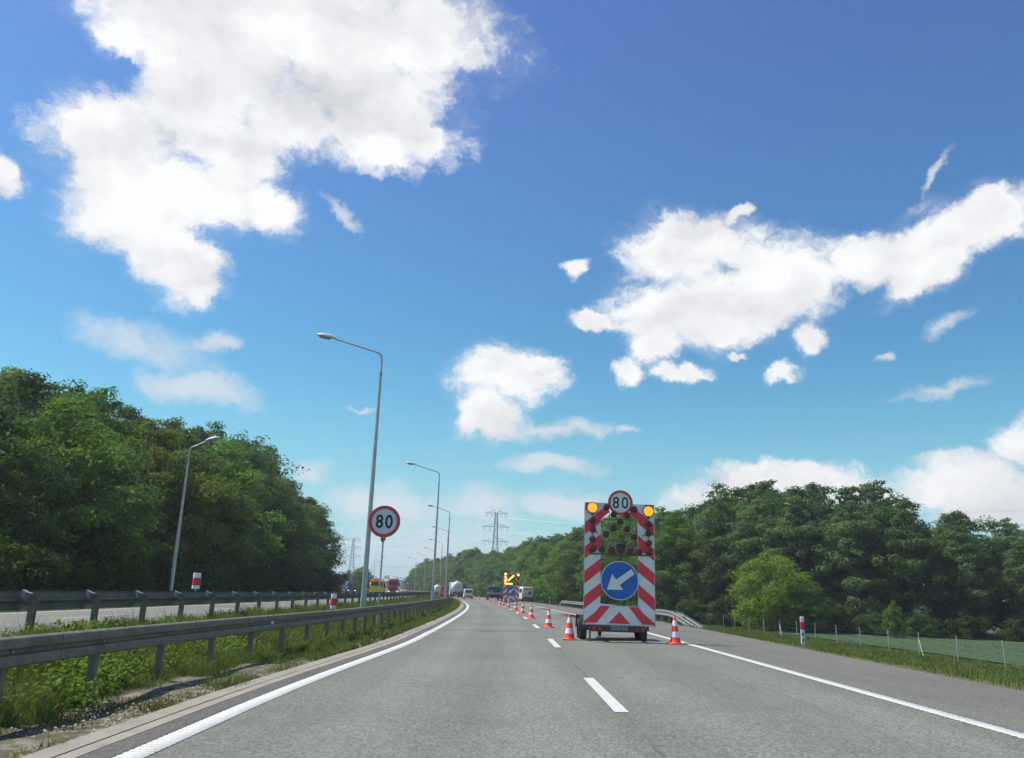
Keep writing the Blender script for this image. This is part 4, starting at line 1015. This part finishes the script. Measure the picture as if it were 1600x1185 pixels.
VAR = {
 'oak':    tree_meshes('oak', 11, 14, 5.0, .06, 'oval', 80, 27000, .13, M['leaf_mid']),
 'oak2':   tree_meshes('oak2', 12, 14, 4.6, .05, 'round', 74, 25000, .13, M['leaf_mid']),
 'dark':   tree_meshes('dark', 13, 15, 4.6, .05, 'oval', 80, 27000, .13, M['leaf_dark']),
 'alder':  tree_meshes('alder', 14, 14, 3.7, .06, 'oval', 96, 25000, .12, M['leaf_alder']),
 'alder2': tree_meshes('alder2', 15, 14, 3.3, .08, 'oval', 88, 22000, .12, M['leaf_alder']),
 'lime':   tree_meshes('lime', 16, 13, 4.2, .05, 'oval', 74, 28000, .11, M['leaf_bright']),
 'maple':  tree_meshes('maple', 17, 13, 4.4, .06, 'oval', 70, 28000, .11, M['leaf_yellow']),
 'airy':   tree_meshes('airy', 18, 12, 4.2, .25, 'oval', 46, 6000, .10, M['leaf_alder']),
 'bush':   tree_meshes('bush', 19, 7, 3.6, .02, 'round', 70, 26000, .085, M['leaf_bush']),
 'scrub':  tree_meshes('scrub', 20, 3.4, 2.6, .0, 'round', 36, 12000, .085, M['scrub']),
}
def tree(kind, x, y, h, label, group=None, name='tree', wscale=1.0, cat='tree'):
    cm_, tm, H = VAR[kind]; k = h/H
    o = tag(link(name, None, None, (x, y, gz(x, y)), random.uniform(0, 6.28)), label, cat, group)
    kx = k*wscale; o.scale = (kx, kx, k)
    c = link('crown', cm_, o); t = link('trunk', tm, o)
    return o
def horizon_y(px): return 927+(px-800)*math.tan(ROLL)
def px_of(x, y, z=1.36):
    d = Vector((x, y, z-CAM_H)); f_ = d.dot(fw); return 800+FPX*d.dot(rt)/f_, 592.5-FPX*d.dot(up)/f_
def height_for(x, y, sil):
    """the real height that reaches the treetop line measured for that bearing"""
    lo, hi = 2.0, 30.0
    for _ in range(22):
        mdl = (lo+hi)/2; px, py = px_of(x, y, gz(x, y)+mdl)
        if py > np.interp(px, sil[0], sil[1]): lo = mdl
        else: hi = mdl
    return (lo+hi)/2
SL = (np.array([-900,-300,0,80,130,180,230,270,340,410,440,470,520,548,556,640]), np.array([380,520,572,585,618,612,640,655,672,688,735,742,778,830,905,915]))
SR = (np.array([560,600,640,650,665,690,712,735,755,780,830,860,890,940,1040,1075,1130,1180,1240,1300,1340,1380,1410,1450,1500,1550,1600,1750,2600]),
      np.array([915,912,908,886,874,876,870,858,868,864,848,842,838,812,806,802,776,760,762,757,760,745,776,806,806,815,825,832,835]))
ordn = ['first','second','third','fourth','fifth','sixth','seventh','eighth','ninth','tenth','eleventh','twelfth','thirteenth','fourteenth','fifteenth','sixteenth','seventeenth','eighteenth','nineteenth','twentieth','twenty-first','twenty-second','twenty-third','twenty-fourth','twenty-fifth','twenty-sixth','twenty-seventh','twenty-eighth','twenty-ninth','thirtieth','thirty-first','thirty-second','thirty-third','thirty-fourth','thirty-fifth','thirty-sixth','thirty-seventh','thirty-eighth','thirty-ninth','fortieth']
desc = {'oak':'leafy mid green tree','oak2':'rounded mid green tree','dark':'dense dark green tree','alder':'tall pointed grey green tree','alder2':'slender pointed grey green tree','lime':'fresh light green tree','maple':'yellowish green tree','airy':'thin feathery tree','bush':'bright green rounded tree','scrub':'low dark bush'}
# left wood: front row, then rows behind that fill it
k = 0
for s in np.arange(22, 141, 5.4):
    kind = ['oak','dark','oak2','oak','dark','lime'][k % 6] if s > 30 else 'oak'
    if abs(s-65) < 2.8: kind = 'maple'
    if s > 126: kind = 'dark'
    x, y, _ = road(s+random.uniform(-1, 1), -29.5+random.uniform(-1.3, 1.3)); h = height_for(x, y, SL)*random.uniform(.80, .95)
    h = max(6.0, min(h, 19))
    tree(kind, x, y, h, '%s, %s from the near end at the left wood front' % (desc[kind], ordn[k]), 'front trees of the left wood', wscale=1.1); k += 1
for row, (tt, s0, s1) in enumerate(((-36, 20, 138), (-44, 22, 150), (-53, 30, 165))):
    for s in np.arange(s0, s1, 6.3+row):
        kind = random.choice(['oak','oak2','dark','dark','lime']); x, y, _ = road(s+random.uniform(-1.5, 1.5), tt+random.uniform(-1.5, 1.5))
        h = height_for(x, y, SL)*random.uniform(.95, 1.01); h = max(6, min(h, 23))
        if px_of(x, y)[0] > 520: h = min(h, 9)
        tree(kind, x, y, h, 'crown rising behind the front row of the left wood', 'trees deeper in the left wood', wscale=1.0 if h < 18 else .85)
xx, yy, _ = road(104, -31.5); tree('airy', xx, yy, height_for(xx, yy, SL)*1.05, 'thin feathery light crown sticking out above the right end of the left wood', wscale=1.1)
sc_l = 0
for s in np.arange(24, 136, 4.2):
    x, y, _ = road(s, -25.2+random.uniform(-.8, .6))
    tree('scrub', x, y, random.uniform(2.6, 4.6), 'low dark bush filling the foot of the left wood', 'undergrowth bushes of the left wood', 'bush', 1.0, 'bush')
# right wood
def along(pts, step):
    out = []; carry = 0
    for (a, b) in zip(pts[:-1], pts[1:]):
        L = math.hypot(b[0]-a[0], b[1]-a[1]); u = carry
        while u < L: out.append((a[0]+(b[0]-a[0])*u/L, a[1]+(b[1]-a[1])*u/L)); u += step
        carry = u-L
    return out
edge = [(92,78),(66,84),(53,86),(40,88),(33,93),(25,103),(18,114),(13.5,128)]+[road(s, 14.0-.0*s)[:2] for s in range(140, 440, 12)]
k = 0
front = along(edge, 5.6)
for (x, y) in front:
    x += random.uniform(-1, 1); y += random.uniform(0, 1.6); px, py = px_of(x, y)
    if px > 1420: kind = random.choice(['alder','alder2','dark'])
    elif px > 1320: kind = random.choice(['alder','oak','dark'])
    elif px > 1130: kind = ['alder','dark','alder2'][k % 3]
    elif px > 1040: kind = ['lime','alder'][k % 2]
    elif px > 800: kind = ['oak','lime','alder','oak2'][k % 4]
    else: kind = ['oak','alder','oak2','dark'][k % 4]
    h = height_for(x, y, SR)*random.uniform(.90, 1.02); h = min(max(h, 4), 21)
    tree(kind, x, y, h, '%s, %s from the right end at the right wood front' % (desc[kind], ordn[k]) if k < 40 else 'tree of the far end of the right wood where the road bends away', 'front trees of the right wood' if k < 40 else 'far trees of the right wood', wscale=.95 if kind.startswith('alder') else 1.0); k += 1
for row, off in enumerate((6.5, 14, 23)):
    e2 = [(x+off*.35, y+off*.9) if x > 20 and y < 130 else (x+off*.9, y+off*.35) for x, y in edge]
    for (x, y) in along(e2, 6.2+row*1.3):
        if row == 2 and y > 260: continue
        x += random.uniform(-1.5, 1.5); y += random.uniform(-1.5, 1.5); px, py = px_of(x, y)
        kind = random.choice(['alder','alder2','alder','dark','oak'])
        h = height_for(x, y, SR)*random.uniform(.97, 1.08); h = min(max(h, 4), 22)
        tree(kind, x, y, h, 'crown rising behind the front row of the right wood', 'trees deeper in the right wood')
for (x, y) in along([(p[0]-(1.5 if p[0] < 20 else 0), p[1]-3.2) for p in edge[:14]], 4.3):
    tree('scrub', x, y, random.uniform(2.2, 3.8), 'low dark bush filling the foot of the right wood', 'undergrowth bushes of the right wood', 'bush', 1.0, 'bush')
tree('bush', 27.6, 88.5, 8.0, 'bright green dome-shaped tree standing out before the dark right wood', wscale=1.02)
tree('lime', 30.8, 86, 5.9, 'looser light green tree at the right foot of the dome-shaped one', wscale=.95)
tree('oak', 37, 80.5, 3.4, 'small light shrub low down before the right wood, right of the dome-shaped tree', wscale=.8)
x, y, _ = road(246, -23.5); tree('dark', x, y, 7.6, 'lone dark tree behind the yellow lorry', wscale=1.3)
for i, (s, t, h) in enumerate(((300,-24,7),(330,-26,8),(352,-21.5,9))):
    x, y, _ = road(s, t); tree('alder', x, y, h, 'small trees beyond the opposite carriageway where it bends away', 'small trees at the far bend', wscale=1.3)
# far belt of trees on the horizon: reads as one mass
Cs, Ns = [], []
for i in range(340):
    x = -620+i*2.6+random.uniform(-3, 3); y = 660+random.uniform(-25, 25)-.12*x; h = random.uniform(7, 12)
    k_ = 70; d = rng.normal(size=(k_, 3)); d /= np.linalg.norm(d, axis=1)[:, None]
    Cs.append(np.array([x, y, h*.55])+d*np.array([4.5, 4, h*.5])*rng.uniform(.6, 1, (k_, 1))); Ns.append(d*.6+rng.normal(size=(k_, 3))*.4+np.array([0, 0, .4]))
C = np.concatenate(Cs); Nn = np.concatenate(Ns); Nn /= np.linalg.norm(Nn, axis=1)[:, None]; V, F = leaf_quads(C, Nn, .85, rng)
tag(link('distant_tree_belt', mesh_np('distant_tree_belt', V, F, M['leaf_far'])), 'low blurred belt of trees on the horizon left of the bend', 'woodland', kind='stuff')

# ------------------------------------------------------------ grass and weeds
def blades(name, n, sfun, tfun, hfun, wfun, mat, mask=None, segs=1):
    s = sfun(n); t = tfun(n, s)
    cl_ = np.sin(s*2.3+t*4.1)+np.sin(s*.9-t*2.7+1)+np.sin(s*5.1+t*1.3)*.6
    if mask is not None:
        keep = mask(s, t, cl_); s, t, cl_ = s[keep], t[keep], cl_[keep]
    n = len(s); h = hfun(n, s, t)*(1+.22*cl_); w = wfun(n, s)
    ph = np.where(s < S0, 0, (s-S0)/R0); bx = np.where(s < S0, X0, X0-R0*(1-np.cos(ph))); by = np.where(s < S0, s, S0+R0*np.sin(ph))
    x = bx+t*np.cos(ph); y = by+t*np.sin(ph); z = np.interp(t, PT, PZ)-.03
    a = rng.uniform(0, 2*np.pi, n); ln = h*rng.uniform(.15, .95, n); la = rng.uniform(0, 2*np.pi, n)
    base = np.stack([x, y, z], 1); wx = np.stack([np.cos(a)*w, np.sin(a)*w, np.zeros(n)], 1)
    tip = base+np.stack([np.cos(la)*ln, np.sin(la)*ln, h], 1); mid = base+np.stack([np.cos(la)*ln*.3, np.sin(la)*ln*.3, h*.6], 1)
    if segs == 1:
        V = np.stack([base-wx, base+wx, tip], 1).reshape(-1, 3); F = np.arange(3*n).reshape(-1, 3)
    else:
        V = np.stack([base-wx, base+wx, mid+wx*.7, mid-wx*.7, tip], 1).reshape(-1, 3); b = np.arange(n)[:, None]*5
        F = np.concatenate([b+np.array([[0,1,2]]), b+np.array([[0,2,3]]), b+np.array([[3,2,4]])])
    return link(name, mesh_np(name, V, F, mat))
U = lambda a, b: (lambda n: rng.uniform(a, b, n))
def Ln(s): return -4.52+.50*np.clip((s-10)/16, 0, 1)+.35*np.clip((s-26)/64, 0, 1)
tn_med = lambda n, s: rng.uniform(0, 1, n)*(3.35+ (Ln(s)+4.52)) - 8.7
edge_keep = lambda s, t, c: (t < Ln(s)-.85) & ((s > 12) | (t < -6.6+.2*c)) & ((t < Ln(s)-1.75+.18*c) | (rng.uniform(0, 1, len(s)) < np.clip((s-9)/10, .05, .75)*(.45+.25*c)))
o = blades('grass', 60000, lambda n: 5+rng.power(1.0, n)*15, tn_med, lambda n, s, t: rng.uniform(.10, .30, n)*np.where(t > -6.3, .55, 1), lambda n, s: rng.uniform(.004, .008, n), M['grass'], edge_keep, 2)
tag(o, 'long green grass growing under and between the median rails', 'grass', kind='stuff')
o = blades('grass', 70000, lambda n: 19+rng.uniform(0, 1, n)**1.2*45, tn_med, lambda n, s, t: rng.uniform(.14, .36, n)*np.where(t > -6.1, .6, 1), lambda n, s: rng.uniform(.008, .014, n)*(1+s/60), M['grass'], edge_keep, 2)
tag(o, 'long green grass of the median farther along', 'grass', kind='stuff')
o = blades('grass', 45000, lambda n: 60+rng.uniform(0, 1, n)*210, tn_med, lambda n, s, t: rng.uniform(.2, .45, n), lambda n, s: .02+rng.uniform(.01, .03, n)*(s/80), M['grass'], edge_keep, 1)
tag(o, 'grass of the median in the far bend', 'grass', kind='stuff')
o = blades('dry_grass', 22000, lambda n: 5+rng.uniform(0, 1, n)*60, lambda n, s: Ln(s)-.78-rng.exponential(.28, n), lambda n, s, t: rng.uniform(.02, .09, n), lambda n, s: rng.uniform(.004, .008, n)*(1+s/30), M['drygrass'], lambda s, t, c: rng.uniform(0, 1, len(s)) < np.clip(.35+.35*c, .04, 1), 1)
tag(o, 'short yellowish grass and moss spilling over the concrete kerb', 'grass', kind='stuff')
o = blades('short_grass', 46000, lambda n: 5+rng.uniform(0, 1, n)*22, lambda n, s: rng.uniform(-6.9, -5.3, n), lambda n, s, t: rng.uniform(.015, .06, n), lambda n, s: rng.uniform(.004, .008, n), M['drygrass'], lambda s, t, c: (rng.uniform(0, 1, len(s)) < np.clip(.45+.5*np.sin(s*1.1+t*5)*np.sin(t*3.3-s*.7)+.2*c, 0, 1)), 1)
tag(o, 'thin mossy grass creeping over the bare strip below the near rail', 'grass', kind='stuff')
o = blades('dry_stems', 5000, lambda n: 7+rng.uniform(0, 1, n)**1.3*60, lambda n, s: rng.uniform(-8.6, -6.3, n), lambda n, s, t: rng.uniform(.3, .6, n), lambda n, s: .0025+s*.00012, M['drygrass'], None, 1)
tag(o, 'tall dry grass stems sticking up in the median', 'grass', kind='stuff')
o = blades('grass', 16000, lambda n: 6+rng.uniform(0, 1, n)*80, lambda n, s: -8.75-rng.exponential(.16, n), lambda n, s, t: rng.uniform(.08, .25, n), lambda n, s: .006+s*.0003, M['grass'], lambda s, t, c: (rng.uniform(0, 1, len(s)) < np.clip(.5+.3*c, .05, 1)) & (t > -9.25), 1)
tag(o, 'ragged grass along the edge of the opposite carriageway', 'grass', kind='stuff')
o = blades('verge_grass', 170000, lambda n: 10+rng.uniform(0, 1, n)**1.4*115, lambda n, s: np.interp(s, [15, 45], [7.15, 7.65])+rng.uniform(0, 1, n)**1.15*18, lambda n, s, t: rng.uniform(.05, .14, n)*np.where(t > 11, 1.7, 1), lambda n, s: .006+s*.00045, M['vgrass'], lambda s, t, c: (t > np.interp(s, [15, 45], [7.2, 7.72])+.12*np.abs(c)) | (rng.uniform(0, 1, len(s)) < .25), 1)
tag(o, 'short grass on the right verge sloping down to the wire fence', 'grass', kind='stuff')
o = blades('crop', 60000, lambda n: 20+rng.uniform(0, 1, n)*90, lambda n, s: 26.5+rng.uniform(0, 1, n)**1.2*60, lambda n, s, t: rng.uniform(.07, .17, n), lambda n, s: .025+s*.0005, M['crop'], None, 1)
tag(o, 'young crop standing on the field behind the wire fence', 'crop', kind='stuff')
o = blades('verge_grass', 30000, lambda n: 24+rng.uniform(0, 1, n)*200, lambda n, s: -18.8-rng.uniform(0, 1, n)*8, lambda n, s, t: rng.uniform(.12, .4, n), lambda n, s: .015+s*.0006, M['vgrass'], None, 1)
tag(o, 'rough grass between the opposite carriageway and the left wood', 'grass', kind='stuff')
# broad-leaved weeds under the near rail
Cs, Ns = [], []
for i in range(1500):
    s = 5.0+rng.uniform(0, 1)**1.3*14; t = rng.uniform(-8.6, -6.4 if s < 11 else -6.7)
    if rng.uniform() > .62+.45*math.sin(s*1.3+t*2): continue
    p = np.array(P(s, t)); k_ = int(rng.uniform(18, 46)); hh = rng.uniform(.12, .34); d = rng.normal(size=(k_, 3))
    Cs.append(p+d*np.array([.11, .11, 0])+np.array([0, 0, 1])*(rng.uniform(0.1, 1, (k_, 1))*hh)); nn_ = rng.normal(size=(k_, 3))*.55+np.array([0, -.3, 1]); Ns.append(nn_/np.linalg.norm(nn_, axis=1)[:, None])
V, F = leaf_quads(np.concatenate(Cs), np.concatenate(Ns), .032, rng)
tag(link('weeds', mesh_np('weeds', V, F, M['weed'])), 'bright broad-leaved weeds under the near rail at the bottom left', 'weeds', kind='stuff')
# gravel and stones on the bare strip
vs, fs = [], []
for i in range(1000):
    s = 4.5+rng.uniform(0, 1)**1.3*22; t = Loff(s)-.9-abs(rng.normal(0, .55)); r_ = rng.uniform(.006, .022); p = P(s, t, -.004); b = len(vs)
    for q in ((1,0,0),(0,1,0),(-1,0,0),(0,-1,0),(0,0,.8)): vs.append((p.x+q[0]*r_*rng.uniform(.7, 1.3), p.y+q[1]*r_*rng.uniform(.7, 1.3), p.z+q[2]*r_))
    fs += [(b,b+1,b+4),(b+1,b+2,b+4),(b+2,b+3,b+4),(b+3,b,b+4)]
tag(link('gravel', mesh_np('gravel', vs, fs, simple('pale gravel', (.27,.255,.22), .9, 0, .3, 9))), 'small pale stones scattered on the bare strip behind the kerb', 'gravel', kind='stuff')

# ------------------------------------------------------------ air
hm = D.materials.new('thin haze'); hm.use_nodes = True; hm.node_tree.nodes.clear(); HN = NT(hm.node_tree)
pv = HN.n('ShaderNodeVolumePrincipled'); pv.inputs['Color'].default_value = (.86, .93, 1, 1); pv.inputs['Density'].default_value = .00038; pv.inputs['Anisotropy'].default_value = .2
ho = HN.n('ShaderNodeOutputMaterial'); hm.node_tree.links.new(pv.outputs[0], ho.inputs['Volume'])
tag(MB().box(-2400, 1500, -420, 3900, -3.5, 62).build('haze', hm, None, sharp=None), kind='stuff')
